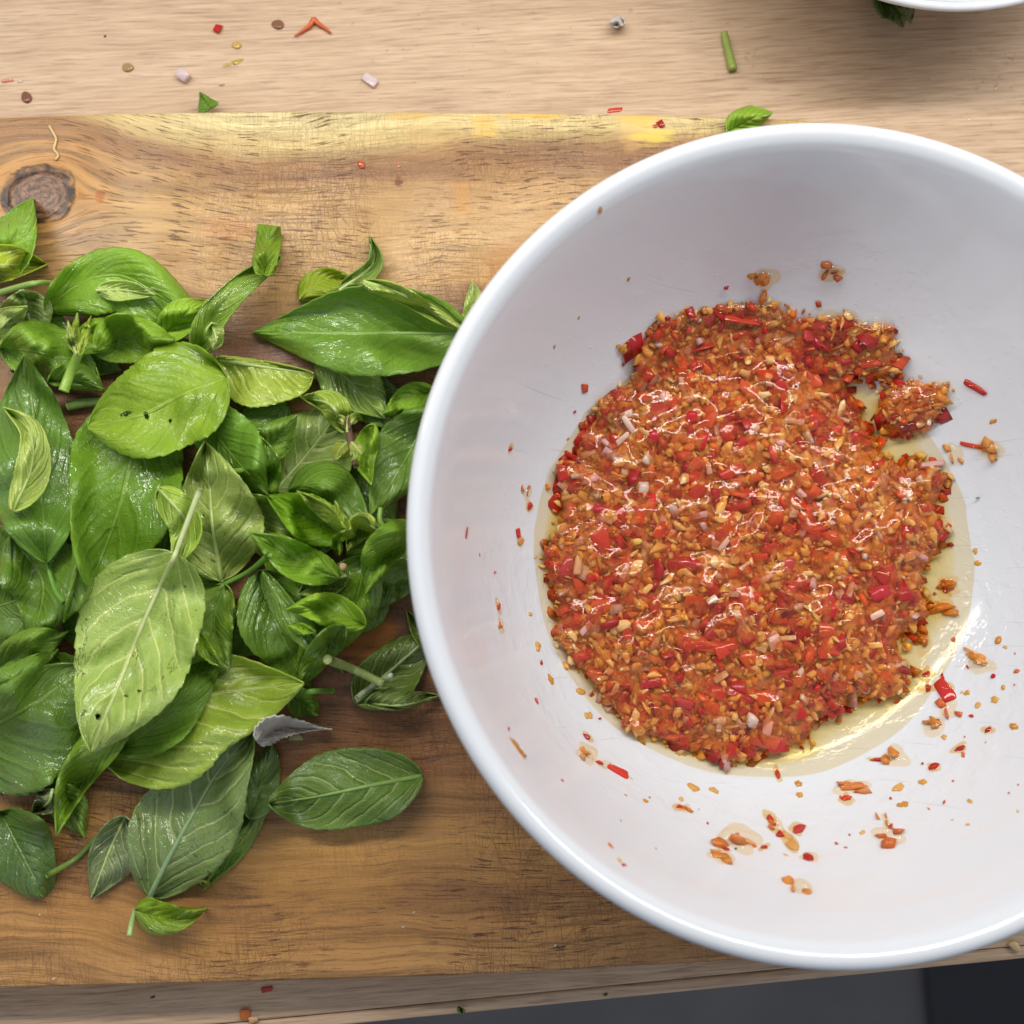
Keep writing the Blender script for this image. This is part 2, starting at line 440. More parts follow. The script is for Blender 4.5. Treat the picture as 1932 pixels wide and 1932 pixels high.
# ================================================================== basil leaves
def mat_leaf(under):
    t = NT('basil_leaf_underside' if under else 'basil_leaf_top')
    uvn = t.node('ShaderNodeUVMap', uv_map='leaf').outputs[0]
    u, v, _ = t.sep(uvn)
    oi = t.node('ShaderNodeObjectInfo')
    rnd, ocol, oidx = oi.outputs['Random'], oi.outputs['Color'], oi.outputs['Object Index']
    tc = t.node('ShaderNodeTexCoord').outputs['Object']
    a = t.ma('ABSOLUTE', v)
    side = t.ma('MULTIPLY', t.ma('SIGN', v), 0.07)
    nz = t.ma('SUBTRACT', t.noise(t.xyz(t.ma('MULTIPLY', u, 3), t.ma('MULTIPLY', v, 1.5), t.ma('MULTIPLY', rnd, 40)), 1, 2), 0.5)
    ph = t.ma('ADD', t.ma('MULTIPLY', t.ma('SUBTRACT', u, t.ma('MULTIPLY', t.ma('POWER', a, 1.25), 0.40)), 6.0), t.ma('ADD', side, t.ma('MULTIPLY', nz, 0.9)))
    d = t.ma('MULTIPLY', t.ma('ABSOLUTE', t.ma('SUBTRACT', t.ma('FRACT', t.ma('ADD', ph, 100.5)), 0.5)), 2.0)
    fade = t.step(a, 1.0, 0.70)
    lat = t.ma('MULTIPLY', t.step(d, 0.12, 0.03), fade)
    latw = t.ma('MULTIPLY', t.step(d, 0.55, 0.0), fade)
    midr = t.step(a, 0.050, 0.016)
    vo = t.node('ShaderNodeTexVoronoi', {'Vector': t.xyz(t.ma('MULTIPLY', u, 26), t.ma('MULTIPLY', v, 9), t.ma('MULTIPLY', rnd, 17)), 'Scale': 1.0}, feature='DISTANCE_TO_EDGE').outputs['Distance']
    net = t.step(vo, 0.10, 0.0)
    n1 = t.noise(tc, 120, 3); n2 = t.noise(tc, 700, 3, 0.6); n3 = t.noise(t.xyz(t.ma('MULTIPLY', u, 4), t.ma('MULTIPLY', v, 2), t.ma('MULTIPLY', rnd, 90)), 1, 2)
    base = t.mix(t.step(n1, 0.3, 0.72, 0.0, 0.55), ocol, t.mix(1.0, ocol, (0.78, 0.84, 0.72, 1), 'MULTIPLY'))
    base = t.mix(t.step(n3, 0.5, 0.75, 0.0, 0.22), base, t.mix(1.0, base, (1.2, 1.18, 0.8, 1), 'MULTIPLY'))
    base = t.mix(t.step(n2, 0.35, 0.7, 0.0, 0.10), base, t.mix(1.0, base, (0.6, 0.66, 0.55, 1), 'MULTIPLY'))
    if under:
        vc = t.mix(0.42, t.mix(1.0, base, (1.5, 1.4, 1.4, 1), 'MULTIPLY'), lin(222, 230, 186) + (1,))
        base = t.mix(t.ma('MULTIPLY', latw, 0.0), base, base)
        base = t.mix(t.step(d, 0.25, 0.95, 0.0, 0.30), base, t.mix(1.0, base, (0.66, 0.80, 0.60, 1), 'MULTIPLY'))
        base = t.mix(t.ma('MULTIPLY', net, 0.10), base, vc)
        base = t.mix(t.ma('MULTIPLY', lat, 0.75), base, vc)
        base = t.mix(t.ma('MULTIPLY', midr, 0.9), base, vc)
    else:
        vc = t.mix(0.38, base, lin(170, 204, 110) + (1,))
        dk = t.mix(1.0, base, (0.62, 0.70, 0.6, 1), 'MULTIPLY')
        base = t.mix(t.ma('MULTIPLY', latw, 0.08), base, dk)
        base = t.mix(t.ma('MULTIPLY', net, 0.12), base, dk)
        base = t.mix(t.ma('MULTIPLY', lat, 0.42), base, vc)
        base = t.mix(t.ma('MULTIPLY', midr, 0.85), base, vc)
    # bruises: dark creased lines and specks (strength per leaf)
    wv = t.noise(t.xyz(t.ma('MULTIPLY', u, 5), t.ma('MULTIPLY', v, 4), t.ma('MULTIPLY', rnd, 55)), 1, 4, 0.55)
    ridge = t.step(t.ma('ABSOLUTE', t.ma('SUBTRACT', wv, 0.5)), 0.012, 0.002)
    gate = t.step(t.noise(t.xyz(t.ma('MULTIPLY', u, 4), t.ma('MULTIPLY', v, 2), t.ma('MULTIPLY', rnd, 23)), 1, 2), 0.57, 0.64)
    bl = t.ma('MULTIPLY', t.ma('MULTIPLY', ridge, gate), t.ma('MULTIPLY', oidx, 0.1, clamp=True))
    bl2 = t.ma('MULTIPLY', t.step(t.noise(tc, 260, 2), 0.70, 0.75), t.ma('MULTIPLY', oidx, 0.08, clamp=True))
    bl = t.ma('MAXIMUM', bl, bl2)
    base = t.mix(t.ma('MULTIPLY', bl, 0.85), base, lin(20, 30, 16) + (1,))
    base = t.mix(1.0, base, (1.34, 1.24, 1.02, 1), 'MULTIPLY')
    sgn = 1.0 if under else -1.0
    hv = t.ma('ADD', t.ma('MULTIPLY', latw, 1.1 if under else -0.6), t.ma('ADD', t.ma('MULTIPLY', midr, 0.8 * sgn), t.ma('MULTIPLY', net, 0.12 * sgn)))
    wat = t.noise(tc, 330, 3, 0.55)
    h = t.ma('ADD', hv, t.ma('ADD', t.ma('MULTIPLY', n1, 1.3), t.ma('ADD', t.ma('MULTIPLY', n2, 0.12), t.ma('MULTIPLY', t.step(wat, 0.55, 0.66), 0.05))))
    nb = t.bump(h, 0.6, 0.0011)
    strk = t.noise(t.xyz(t.ma('MULTIPLY', ph, 2.6), t.ma('MULTIPLY', a, 2.0), t.ma('MULTIPLY', rnd, 31)), 1, 2)
    wetz = t.step(t.noise(tc, 48, 3), 0.42, 0.60)
    rough = t.ma('SUBTRACT', 0.40 if not under else 0.46, t.ma('MULTIPLY', wetz, 0.20))
    drop = t.bump(t.ma('ADD', t.ma('MULTIPLY', strk, 1.8), t.ma('ADD', t.ma('MULTIPLY', n1, 1.2), t.ma('MULTIPLY', wat, 0.3))), 0.9, 0.0013, nb)
    p = t.node('ShaderNodeBsdfPrincipled', {'Base Color': base, 'Roughness': rough, 'Normal': nb, 'Coat Weight': t.ma('ADD', 0.15, t.ma('MULTIPLY', wetz, 0.8)), 'Coat IOR': 1.9, 'Coat Roughness': 0.03, 'Coat Normal': drop, 'Specular IOR Level': 0.42})
    tr = t.node('ShaderNodeBsdfTranslucent', {'Color': t.mix(1.0, base, (1.25, 1.3, 0.7, 1), 'MULTIPLY'), 'Normal': nb})
    ms = t.node('ShaderNodeMixShader', {0: 0.27, 1: p.outputs[0], 2: tr.outputs[0]})
    return t.done(ms.outputs[0])
M_TOP, M_UND = mat_leaf(False), mat_leaf(True)
def mat_stalk():
    t = NT('pale_green_stalk')
    oc = t.node('ShaderNodeObjectInfo').outputs['Color']
    tc = t.node('ShaderNodeTexCoord').outputs['Object']
    n = t.noise(tc, 500, 3)
    c = t.mix(t.step(n, 0.3, 0.7, 0, 0.5), oc, t.mix(1.0, oc, (0.7, 0.78, 0.6, 1), 'MULTIPLY'))
    return t.done(t.bsdf(Base_Color=c, Roughness=0.32, Normal=t.bump(n, 0.3, 0.0005), Subsurface_Weight=0.0))
M_STALK = mat_stalk()

# height field of what already lies on the board (1 mm cells) so each leaf settles on those below it
HX0, HY0, HN = -0.22, -0.18, 440
HF = np.full((HN, HN), BOARD)
bp = np.array([(p[0], p[1]) for p in bout])
def hsample(x, y, rad=1):
    i = np.clip(((x - HX0) / MM).astype(int), 1, HN - 2); j = np.clip(((y - HY0) / MM).astype(int), 1, HN - 2)
    m = HF[j, i]
    for a in range(-rad, rad + 1):
        for b in range(-rad, rad + 1):
            m = np.maximum(m, HF[np.clip(j + a, 0, HN - 1), np.clip(i + b, 0, HN - 1)])
    return m
def hsplat(x, y, z):
    i = np.clip(((x - HX0) / MM).astype(int), 1, HN - 2).ravel(); j = np.clip(((y - HY0) / MM).astype(int), 1, HN - 2).ravel()
    for a in (0, 1):
        for b in (0, 1):
            np.maximum.at(HF, (j + a, i + b), z.ravel())

def spline(pts, n):
    pts = np.array(pts, float)
    if len(pts) == 2: pts = np.array([pts[0], (pts[0] + pts[1]) / 2, pts[1]])
    P0 = np.vstack([2 * pts[0] - pts[1], pts, 2 * pts[-1] - pts[-2]])
    out = []
    for i in range(len(pts) - 1):
        a, b, c, d = P0[i:i + 4]
        for s in np.linspace(0, 1, 16, endpoint=False):
            out.append(0.5 * ((2 * b) + (-a + c) * s + (2 * a - 5 * b + 4 * c - d) * s * s + (-a + 3 * b - 3 * c + d) * s ** 3))
    out.append(pts[-1]); out = np.array(out)
    L = np.concatenate([[0], np.cumsum(np.hypot(*np.diff(out[:, :2], axis=0).T))]); L /= L[-1]
    q = np.linspace(0, 1, n)
    return np.stack([np.interp(q, L, out[:, k]) for k in range(out.shape[1])], -1)

def tube_mesh(name, pts, rad, mats, seg=8, flat=1.0):
    pts = np.array(pts); n = len(pts)
    tg = np.gradient(pts, axis=0); tg /= np.linalg.norm(tg, axis=1)[:, None] + 1e-12
    up = np.array([0, 0, 1.0])
    vs, fs = [], []
    for k in range(n):
        s = np.cross(tg[k], up); s /= np.linalg.norm(s) + 1e-9
        b = np.cross(s, tg[k])
        for m in range(seg):
            a = 2 * math.pi * m / seg
            vs.append(pts[k] + rad[k] * (math.cos(a) * s + flat * math.sin(a) * b))
    for k in range(n - 1):
        for m in range(seg):
            m2 = (m + 1) % seg
            fs.append((k * seg + m, k * seg + m2, (k + 1) * seg + m2, (k + 1) * seg + m))
    fs.append(tuple(range(seg))); fs.append(tuple((n - 1) * seg + m for m in range(seg)))
    return mesh_np(name, vs, fs, mats)

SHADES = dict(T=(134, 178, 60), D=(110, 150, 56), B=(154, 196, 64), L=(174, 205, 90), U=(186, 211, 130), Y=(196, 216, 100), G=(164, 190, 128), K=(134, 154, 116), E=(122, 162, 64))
def brighten(c): return tuple(v + (232 - v) * k for v, k in zip(c, (0.24, 0.24, 0.07)))

def blade_mesh(pts, wl, wr, side, fold=(0.15, 0.15), curl=(0.0, 0.0), bow=0.0, lift=0.0, fb=0.60, ft=0.85, holes=(), quilt=0.0010, stiff=22, wav=0.0017, cut=0.0, nu=60, nv=15, gap=0.0007, teeth=0.035, seed=0, twist=0.0, zoff=0.0):
    r = np.random.default_rng(seed + 11)
    c = spline(pts, nu)[:, :2]
    u = np.linspace(0, 1, nu)
    tg = np.gradient(c, axis=0); tg /= np.linalg.norm(tg, axis=1)[:, None]
    nr = np.stack([tg[:, 1], -tg[:, 0]], -1)                 # left of travel as seen
    uu = np.clip(u * (1 - cut), 1e-5, 1 - 1e-5)
    pk = fb / (fb + ft)
    ft = ft * 1.22; fb = fb * 1.05; pk = fb / (fb + ft)
    f = (uu ** fb) * ((1 - uu) ** ft) / (pk ** fb * (1 - pk) ** ft)
    f = np.maximum(f, 0.012)
    saw = ((u * 13 + r.random()) % 1.0)
    f_l = f * (1 + teeth * (saw - 0.5) + 0.06 * np.sin(u * 9 + r.random() * 6))
    f_r = f * (1 + teeth * (((u * 13 + 0.4) % 1.0) - 0.5) + 0.06 * np.sin(u * 8 + r.random() * 6))
    vv = np.linspace(-1, 1, 2 * nv + 1)
    X = np.zeros((nu, 2 * nv + 1)); Hh = np.zeros_like(X)
    for sgn, wd, ff, k in ((1, wl, f_l, 0), (-1, wr, f_r, 1)):
        fo = fold[k]; cu = curl[k]
        x = np.zeros(nu); h = np.zeros(nu)
        for j in range(1, nv + 1):
            a = (j - 0.5) / nv
            th = fo + cu * a * a * 1.5 + sgn * twist * (u - 0.5)
            x = x + np.cos(th) * wd * ff / nv
            h = h + np.sin(th) * wd * ff / nv
            col = nv + sgn * j
            X[:, col] = sgn * x; Hh[:, col] = h
    px = c[:, None, 0] + nr[:, None, 0] * X; py = c[:, None, 1] + nr[:, None, 1] * X
    V = np.broadcast_to(vv[None, :], X.shape); Ug = np.broadcast_to(u[:, None], X.shape); A = np.abs(V)
    ph = (Ug - 0.40 * A ** 1.25) * 6.0 + np.sign(V) * 0.07
    pil = np.abs(np.sin(math.pi * ph)) ** 0.7 * (1 - A ** 3) * np.minimum(1, A * 6)
    sg = -1.0 if side == 'U' else 1.0
    own = Hh * PXM + sg * quilt * pil + bow * 4 * Ug * (1 - Ug) + lift * Ug ** 2
    own = own + wav * 0.7 * np.sin(Ug * 14 + r.random() * 6 + V * 1.3) * A ** 2 + wav * 1.3 * np.sin(Ug * 5 + V * 3 + r.random() * 6)
    ln = float(np.hypot(*np.diff(c, axis=0).T).sum()) * PXM
    if ln > 0.02 and r.random() < 0.6:                      # a soft crease across the blade
        uc, sl = r.uniform(.4, .75), r.uniform(.12, .34) * r.choice([-1, 1], p=[.6, .4])
        own = own + sl * ln * np.maximum(0, Ug - uc + r.uniform(-.25, .25) * V) * .55
    own = own - min(0.0, own.min() * 0.8)
    # settle
    z = np.full(X.shape, BOARD + 0.004)
    for rep in range(2):
        p = PZ(px, py, z + own)
        Hs = hsample(p[..., 0], p[..., 1]) + gap + zoff
        z = Hs.copy()
        for _ in range(stiff):
            zp = np.pad(z, 1, mode='edge')
            z = np.maximum(Hs, 0.25 * (zp[:-2, 1:-1] + zp[2:, 1:-1] + zp[1:-1, :-2] + zp[1:-1, 2:]))
        for _ in range(4):
            zp = np.pad(z, 1, mode='edge')
            z = 0.2 * (z + zp[:-2, 1:-1] + zp[2:, 1:-1] + zp[1:-1, :-2] + zp[1:-1, 2:])
    p = PZ(px, py, z + own)
    hsplat(p[..., 0], p[..., 1], p[..., 2] if stiff < 60 else p[..., 2])
    # two skins with real thickness
    n = np.cross(np.gradient(p, axis=0), np.gradient(p, axis=1)); n /= np.linalg.norm(n, axis=-1)[..., None] + 1e-12
    if n[..., 2].mean() < 0: n = -n
    T = 0.00022
    pu, pd = p + n * T, p - n * T
    W = 2 * nv + 1
    keep = np.ones((nu - 1, W - 1), bool)
    for (hu, hv, ru, rv) in holes:
        uc = (u[:-1] + u[1:]) / 2; vc = (vv[:-1] + vv[1:]) / 2
        keep &= ~((((uc[:, None] - hu) / ru) ** 2 + ((vc[None] - hv) / rv) ** 2) < 1)
    vs = np.concatenate([pu.reshape(-1, 3), pd.reshape(-1, 3)])
    N = nu * W
    fs, mi = [], []
    up, dn = (1, 0) if side == 'U' else (0, 1)
    idx = lambda i, j: i * W + j
    eb = {}
    for i in range(nu - 1):
        for j in range(W - 1):
            if not keep[i, j]: continue
            q = (idx(i, j), idx(i, j + 1), idx(i + 1, j + 1), idx(i + 1, j))
            fs.append(q); mi.append(up)
            fs.append(tuple(N + k for k in q[::-1])); mi.append(dn)
            for a, b in zip(q, q[1:] + q[:1]):
                if (b, a) in eb: del eb[(b, a)]
                else: eb[(a, b)] = 1
    for (a, b) in eb:
        fs.append((b, a, N + a, N + b)); mi.append(up)
    uvs = np.stack([Ug, V], -1).reshape(-1, 2); uvs = np.concatenate([uvs, uvs])
    return dict(vs=vs, fs=fs, mi=mi, uv=uvs, mid=p[:, nv], nrm=n[:, nv], p=p)

def build_blade(name, d, parent, origin, shade, bruise=0):
    me = mesh_np(name, d['vs'] - origin, d['fs'], [M_TOP, M_UND], True, d['mi'])
    uvl = me.uv_layers.new(name='leaf')
    li = np.zeros(len(me.loops), int); me.loops.foreach_get('vertex_index', li)
    uvl.data.foreach_set('uv', d['uv'][li].ravel())
    o = link(name, me, parent)
    col = SHADES[shade] if isinstance(shade, str) else brighten(shade)
    o.color = lin(*col) + (1,)
    o.pass_index = bruise
    return o

LEAFN = [0]
def leaf(label, pts, wl, wr, side='T', shade='T', pet=None, bruise=3, group='loose basil leaves heaped on the chopping board', midw=None, stalkcol=None, parent=None, sub=None, petlift=0.0015, **k):
    LEAFN[0] += 1
    d = blade_mesh(pts, wl, wr, side, seed=LEAFN[0] * 7, **k)
    org = d['mid'][0].copy()
    if parent is None:
        root = empty('basil_leaf', org, label, 'basil leaf', group)
        b = build_blade('blade', d, root, org, shade, bruise)
        holder = root; o2 = org
    else:
        b = build_blade('leaf', d, parent, parent_org(parent), shade, bruise)
        if label: b['label'] = label
        holder = b; o2 = parent_org(parent)
    # midrib and petiole in one stalk
    m = d['mid'] + d['nrm'] * (0.00006 if side == 'U' else -0.00008)
    n = len(m)
    base_r = (midw or (0.00058 if side == 'U' else 0.00034))
    rad = base_r * np.linspace(1, 0.22, n)
    m = m[: int(n * 0.96)]; rad = rad[: len(m)]
    if pet:
        q = np.array(pet, float)
        hz = hsample(*PZ(q[:, 0], q[:, 1], org[2])[:, :2].T)
        zz = np.maximum(hz + 0.0012, np.linspace(org[2] + petlift, org[2], len(q)))
        pp = PZ(q[:, 0], q[:, 1], zz)
        pp = spline(np.vstack([pp, m[0]]), 14)[:-1] if len(pp) >= 1 else pp
        m = np.vstack([pp, m])
        rp = np.linspace(max(base_r * 1.25, 0.0010), max(base_r, 0.0007), len(pp))
        rad = np.concatenate([rp, np.minimum(rad, 1)])
        k2 = len(pp)
        rad[k2:k2 + 8] = np.maximum(rad[k2:k2 + 8], np.linspace(rp[-1], rad[k2 + 8], 8))
    sc = stalkcol or ((186, 204, 128) if side == 'U' else (112, 158, 62))
    st = link('midrib', tube_mesh('midrib', m - o2, rad, [M_STALK]), holder)
    st.color = lin(*sc) + (1,)
    return d
ORG = {}
def parent_org(p): return ORG[p.name]
def sprig(label, loc_px, stems, group='basil sprig tips among the leaves', col=(140, 176, 70)):
    """thing made of stems; leaves are added as parts with leaf(..., parent=root)"""
    q = np.array(loc_px, float)
    z = hsample(*PZ(q[None, 0], q[None, 1], 0.022)[:, :2].T)[0] + 0.001
    org = PZ(q[0], q[1], z)
    root = empty('basil_sprig', org, label, 'basil sprig', group)
    ORG[root.name] = org
    for pts, r0, r1, zl in stems:
        a = np.array(pts, float)
        p = PZ(a[:, 0], a[:, 1], z)
        zz = hsample(p[:, 0], p[:, 1]) + zl
        zz = np.maximum(zz, zz.max() - 0.003)
        p = spline(PZ(a[:, 0], a[:, 1], zz), 18)
        hsplat(p[:, 0], p[:, 1], p[:, 2] + r0)
        o = link('stem', tube_mesh('stem', p - org, np.linspace(r0, r1, len(p)), [M_STALK]), root)
        o.color = lin(*col) + (1,)
    return root
def stem_thing(name, label, cat, pts, r0, r1, col, z=None, lift=0.001):
    a = np.array(pts, float)
    if z is None:
        p = PZ(a[:, 0], a[:, 1], 0.022)
        zz = hsample(p[:, 0], p[:, 1]) + lift + r0
    else: zz = np.full(len(a), z + r0)
    p = spline(PZ(a[:, 0], a[:, 1], zz), 18)
    if z is None: hsplat(p[:, 0], p[:, 1], p[:, 2] + r0)
    org = p[0].copy()
    o = link(name, tube_mesh(name, p - org, np.linspace(r0, r1, len(p)), [M_STALK], 10))
    o.location = org
    o.color = lin(*col) + (1,)
    return tag(o, label, cat)

# ---- bottom of the heap: dark leaves seen in the gaps ----
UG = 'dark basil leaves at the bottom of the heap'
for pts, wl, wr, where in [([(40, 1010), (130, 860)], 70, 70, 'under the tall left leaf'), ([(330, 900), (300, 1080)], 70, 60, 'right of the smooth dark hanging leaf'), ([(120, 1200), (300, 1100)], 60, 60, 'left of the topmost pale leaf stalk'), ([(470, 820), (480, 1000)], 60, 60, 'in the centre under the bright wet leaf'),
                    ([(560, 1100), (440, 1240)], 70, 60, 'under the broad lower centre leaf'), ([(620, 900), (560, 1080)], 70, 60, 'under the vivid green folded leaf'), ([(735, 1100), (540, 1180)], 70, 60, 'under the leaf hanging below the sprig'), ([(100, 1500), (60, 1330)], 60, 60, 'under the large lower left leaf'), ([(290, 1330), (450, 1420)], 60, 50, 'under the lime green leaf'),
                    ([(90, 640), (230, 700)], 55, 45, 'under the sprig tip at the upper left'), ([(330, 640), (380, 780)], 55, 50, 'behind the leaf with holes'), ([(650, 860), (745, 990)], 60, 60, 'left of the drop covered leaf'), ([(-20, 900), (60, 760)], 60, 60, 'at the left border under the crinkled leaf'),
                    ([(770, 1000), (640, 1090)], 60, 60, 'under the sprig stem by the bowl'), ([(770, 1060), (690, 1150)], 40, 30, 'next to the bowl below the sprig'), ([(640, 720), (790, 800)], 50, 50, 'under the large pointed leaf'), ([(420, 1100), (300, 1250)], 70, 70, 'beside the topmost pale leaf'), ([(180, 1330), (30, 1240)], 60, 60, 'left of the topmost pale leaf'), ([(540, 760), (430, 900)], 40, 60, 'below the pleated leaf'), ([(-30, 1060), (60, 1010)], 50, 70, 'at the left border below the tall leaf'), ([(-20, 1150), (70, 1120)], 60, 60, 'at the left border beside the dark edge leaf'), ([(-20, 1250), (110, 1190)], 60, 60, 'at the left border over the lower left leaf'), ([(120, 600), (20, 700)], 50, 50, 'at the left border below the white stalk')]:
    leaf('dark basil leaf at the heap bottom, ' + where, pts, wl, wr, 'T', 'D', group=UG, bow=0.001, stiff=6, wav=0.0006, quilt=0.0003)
# ---- individual leaves, from the lowest to the topmost ----
leaf('green basil leaf covering part of the dark knot in the board', [(-40, 520), (20, 462), (62, 374)], 62, 62, 'T', 'T', fold=(.3, .3), curl=(.2, .7), bow=.004)
leaf('pale green leaf edge at the left border below the knot', [(-60, 470), (32, 478)], 18, 26, 'U', 'L', fold=(.2, .2))
leaf('small yellow green folded leaf tip below the knot', [(-70, 505), (10, 500), (90, 498)], 44, 46, 'U', (150, 178, 46), fold=(.2, .5), curl=(.3, .6), bow=.006)
stem_thing('basil_twig', 'thin pale basil stalk below the yellow green folded leaf', 'stalk', [(0, 552), (40, 540), (75, 533), (112, 536)], .0010, .0008, (150, 178, 92))
leaf('pale grey green basil underside under the thin stalk at the left', [(40, 548), (52, 590), (80, 655)], 46, 52, 'U', 'G', midw=.0009, stalkcol=(206, 218, 168), fold=(.1, .1))
leaf('pale basil underside at the left border beside the white midrib leaf', [(-20, 650), (10, 610), (52, 578)], 30, 34, 'U', 'U')
leaf('large folded basil leaf arching at the top left of the heap', [(85, 585), (150, 535), (225, 520), (305, 560), (380, 612)], 54, 78, 'T', 'T', fold=(.1, -.1), curl=(-.5, -.4), bow=.010, quilt=.0008, ft=.6)
leaf('short pale turned up flap on the arching leaf at the top left', [(182, 548), (235, 548), (293, 556)], 20, 20, 'U', 'U', fold=(.1, .1), wav=.0008)
leaf('green basil leaf right of the arching leaf, tucked under the curled strip', [(300, 640), (350, 590), (392, 566)], 34, 34, 'T', 'B')
leaf('twisted narrow basil leaf standing up like a ribbon above the heap', [(372, 660), (398, 600), (445, 548), (490, 512), (530, 484)], 46, 50, 'T', (104, 150, 56), fold=(.55, .45), curl=(.8, 1.0), bow=.010, fb=.25, ft=.5, quilt=.0003, midw=.0005)
leaf('square cut green end of the twisted ribbon leaf', [(498, 520), (503, 478), (509, 425)], 24, 24, 'T', (92, 138, 34), cut=.30, fb=.15, ft=.25, fold=(.15, .15), teeth=.01)
leaf('pale pointed end of the twisted leaf folded under near the heap', [(400, 610), (408, 640), (402, 662)], 18, 18, 'U', 'U', fold=(.3, .3))
# right group
leaf('yellowish green leaf peeping out behind the large pointed leaf', [(565, 566), (610, 530), (668, 526)], 28, 34, 'T', (116, 146, 30), fold=(.2, .2))
leaf('slender dark tipped leaf pointing up behind the large pointed leaf', [(640, 548), (690, 512), (705, 488), (697, 444)], 14, 26, 'U', (96, 138, 70), fold=(.3, .3), fb=.5)
leaf('small green leaf tip right behind the large pointed leaf', [(720, 560), (755, 548)], 14, 16, 'T', 'B')
leaf('pale jagged leaf standing at the rim of the white bowl above the large leaf', [(878, 618), (888, 580), (893, 530)], 14, 30, 'U', 'U', fold=(.3, .3), teeth=.12)
leaf('wet pale leaf under the large pointed leaf, left of the bowl', [(600, 668), (660, 720), (728, 790)], 62, 50, 'U', (126, 168, 84), fold=(.1, .1), wav=.002)
leaf('bright green leaf half under the bowl rim below the large leaf', [(820, 735), (770, 752), (722, 782)], 34, 26, 'T', 'T', bow=.004)
leaf('large grey green underside with water drops in the middle of the right group', [(520, 925), (585, 850), (648, 765)], 78, 84, 'U', (116, 150, 88), fold=(.05, .08), ft=.7)
leaf('dark green leaf with a curved shiny back right of centre', [(545, 925), (620, 915), (705, 1000)], 48, 46, 'T', 'D', fold=(-.3, -.3), curl=(-.5, -.4), bow=.006)
leaf('dark leaf with its tip beside the pleated pale leaf', [(490, 872), (520, 830), (560, 782)], 34, 34, 'T', 'E', fold=(.1, .2))
leaf('narrow green leaf standing beside the bright wet leaf in the centre', [(500, 940), (508, 880), (490, 822)], 24, 26, 'T', 'T', fold=(.4, .4))
leaf('wet green leaf with drops touching the bowl on the left', [(812, 770), (775, 850), (735, 915), (698, 974)], 52, 64, 'T', (82, 132, 62), fold=(.1, .05), bow=.004, quilt=.0004, pet=None)
leaf('green leaf tip between the drop covered leaf and the flower bud', [(705, 800), (690, 860), (700, 915)], 22, 26, 'T', 'B', fold=(.2, .2))
leaf('pleated pale yellow green leaf with strong ribs right of the ribbon leaf', [(410, 676), (480, 690), (592, 706)], 12, 78, 'U', (158, 188, 78), fold=(.2, .15), curl=(0, .3), quilt=.0016, fb=.28, ft=.35, midw=.0009, pet=None)
leaf('small light green leaf joining the pleated leaf to the flower bud', [(650, 815), (625, 765), (566, 748)], 22, 28, 'U', (146, 184, 76), fold=(.2, .2), midw=.0009)
# left and centre
leaf('round dark green leaf at the left border under the tall leaf', [(0, 655), (95, 672), (196, 738)], 62, 52, 'T', 'T', fold=(-.1, .1), bow=.006)
leaf('dark triangular leaf tip below the stem of the sprig', [(90, 720), (150, 715), (198, 735)], 32, 14, 'T', 'E')
stem_thing('basil_twig', 'thick pale green stalk lying under the leaf with holes', 'stalk', [(128, 766), (160, 760), (200, 758)], .0017, .0015, (148, 176, 92))
leaf('light green leaf behind the sprig tip at the upper left', [(130, 655), (185, 622), (250, 600)], 22, 40, 'T', 'B', bow=.003)
leaf('light green wet leaf growing right of the sprig tip', [(176, 662), (240, 636), (330, 640)], 46, 50, 'T', (110, 164, 46), fold=(.05, .1), bow=.005, quilt=.0008)
leaf('dark green leaf along the left edge of the heap', [(20, 1010), (80, 1100), (60, 1215)], 80, 72, 'T', 'D', bow=.003)
leaf('dark leaf with a bright edge behind the stalk of the tall left leaf', [(150, 1005), (145, 1090), (120, 1175)], 60, 14, 'T', 'E')
leaf('dark green leaf at the left border above the lower left leaf', [(-30, 1285), (50, 1220), (130, 1190)], 34, 56, 'T', 'E', bow=.003)
leaf('second dark leaf at the left border above the lower left leaf', [(-60, 1330), (20, 1300), (110, 1225)], 46, 40, 'T', 'D', bow=.003)
leaf('pale leaf end below the smooth dark leaf under the leaf with holes', [(300, 960), (315, 1010), (290, 1078)], 40, 36, 'U', 'G')
leaf('bright wet leaf right of the leaf with holes', [(372, 768), (430, 850), (506, 934)], 68, 44, 'T', (84, 146, 50), fold=(-.05, .1), bow=.004, quilt=.0008)
stem_thing('basil_twig', 'tiny green stalk end on the bright wet leaf', 'stalk', [(440, 890), (468, 886)], .0010, .0009, (140, 180, 74))
leaf('pale wet underside leaf right of the crumpled leaf', [(452, 940), (500, 1000), (558, 1072)], 50, 46, 'U', (142, 178, 92), fold=(.1, .05), bow=.003)
leaf('green triangular leaf tip below the pale wet underside', [(500, 1010), (545, 1065), (586, 1132)], 36, 40, 'T', 'B', fold=(.1, .1))
leaf('large crumpled pale underside leaf with dark creases in the centre', [(416, 1096), (402, 990), (396, 910), (386, 832)], 78, 92, 'U', (148, 178, 100), fold=(.05, .05), curl=(.1, -.2), bow=.005, wav=.0028, bruise=10, quilt=.001, midw=.0010)
leaf('broad dark green leaf in the lower centre', [(488, 1076), (528, 1190), (586, 1300)], 66, 70, 'T', 'D', fold=(.05, .25), bow=.003)
leaf('bright green leaf hanging down near the bowl below the sprig', [(692, 1048), (662, 1150), (560, 1272)], 46, 82, 'T', (86, 140, 34), fold=(.1, .05), bow=.004, bruise=6)
leaf('small wet folded leaf below the sprig, with a garlic sliver on it', [(655, 1085), (610, 1100), (562, 1122)], 30, 34, 'U', (124, 158, 78), fold=(.3, .3), wav=.002, bruise=5)
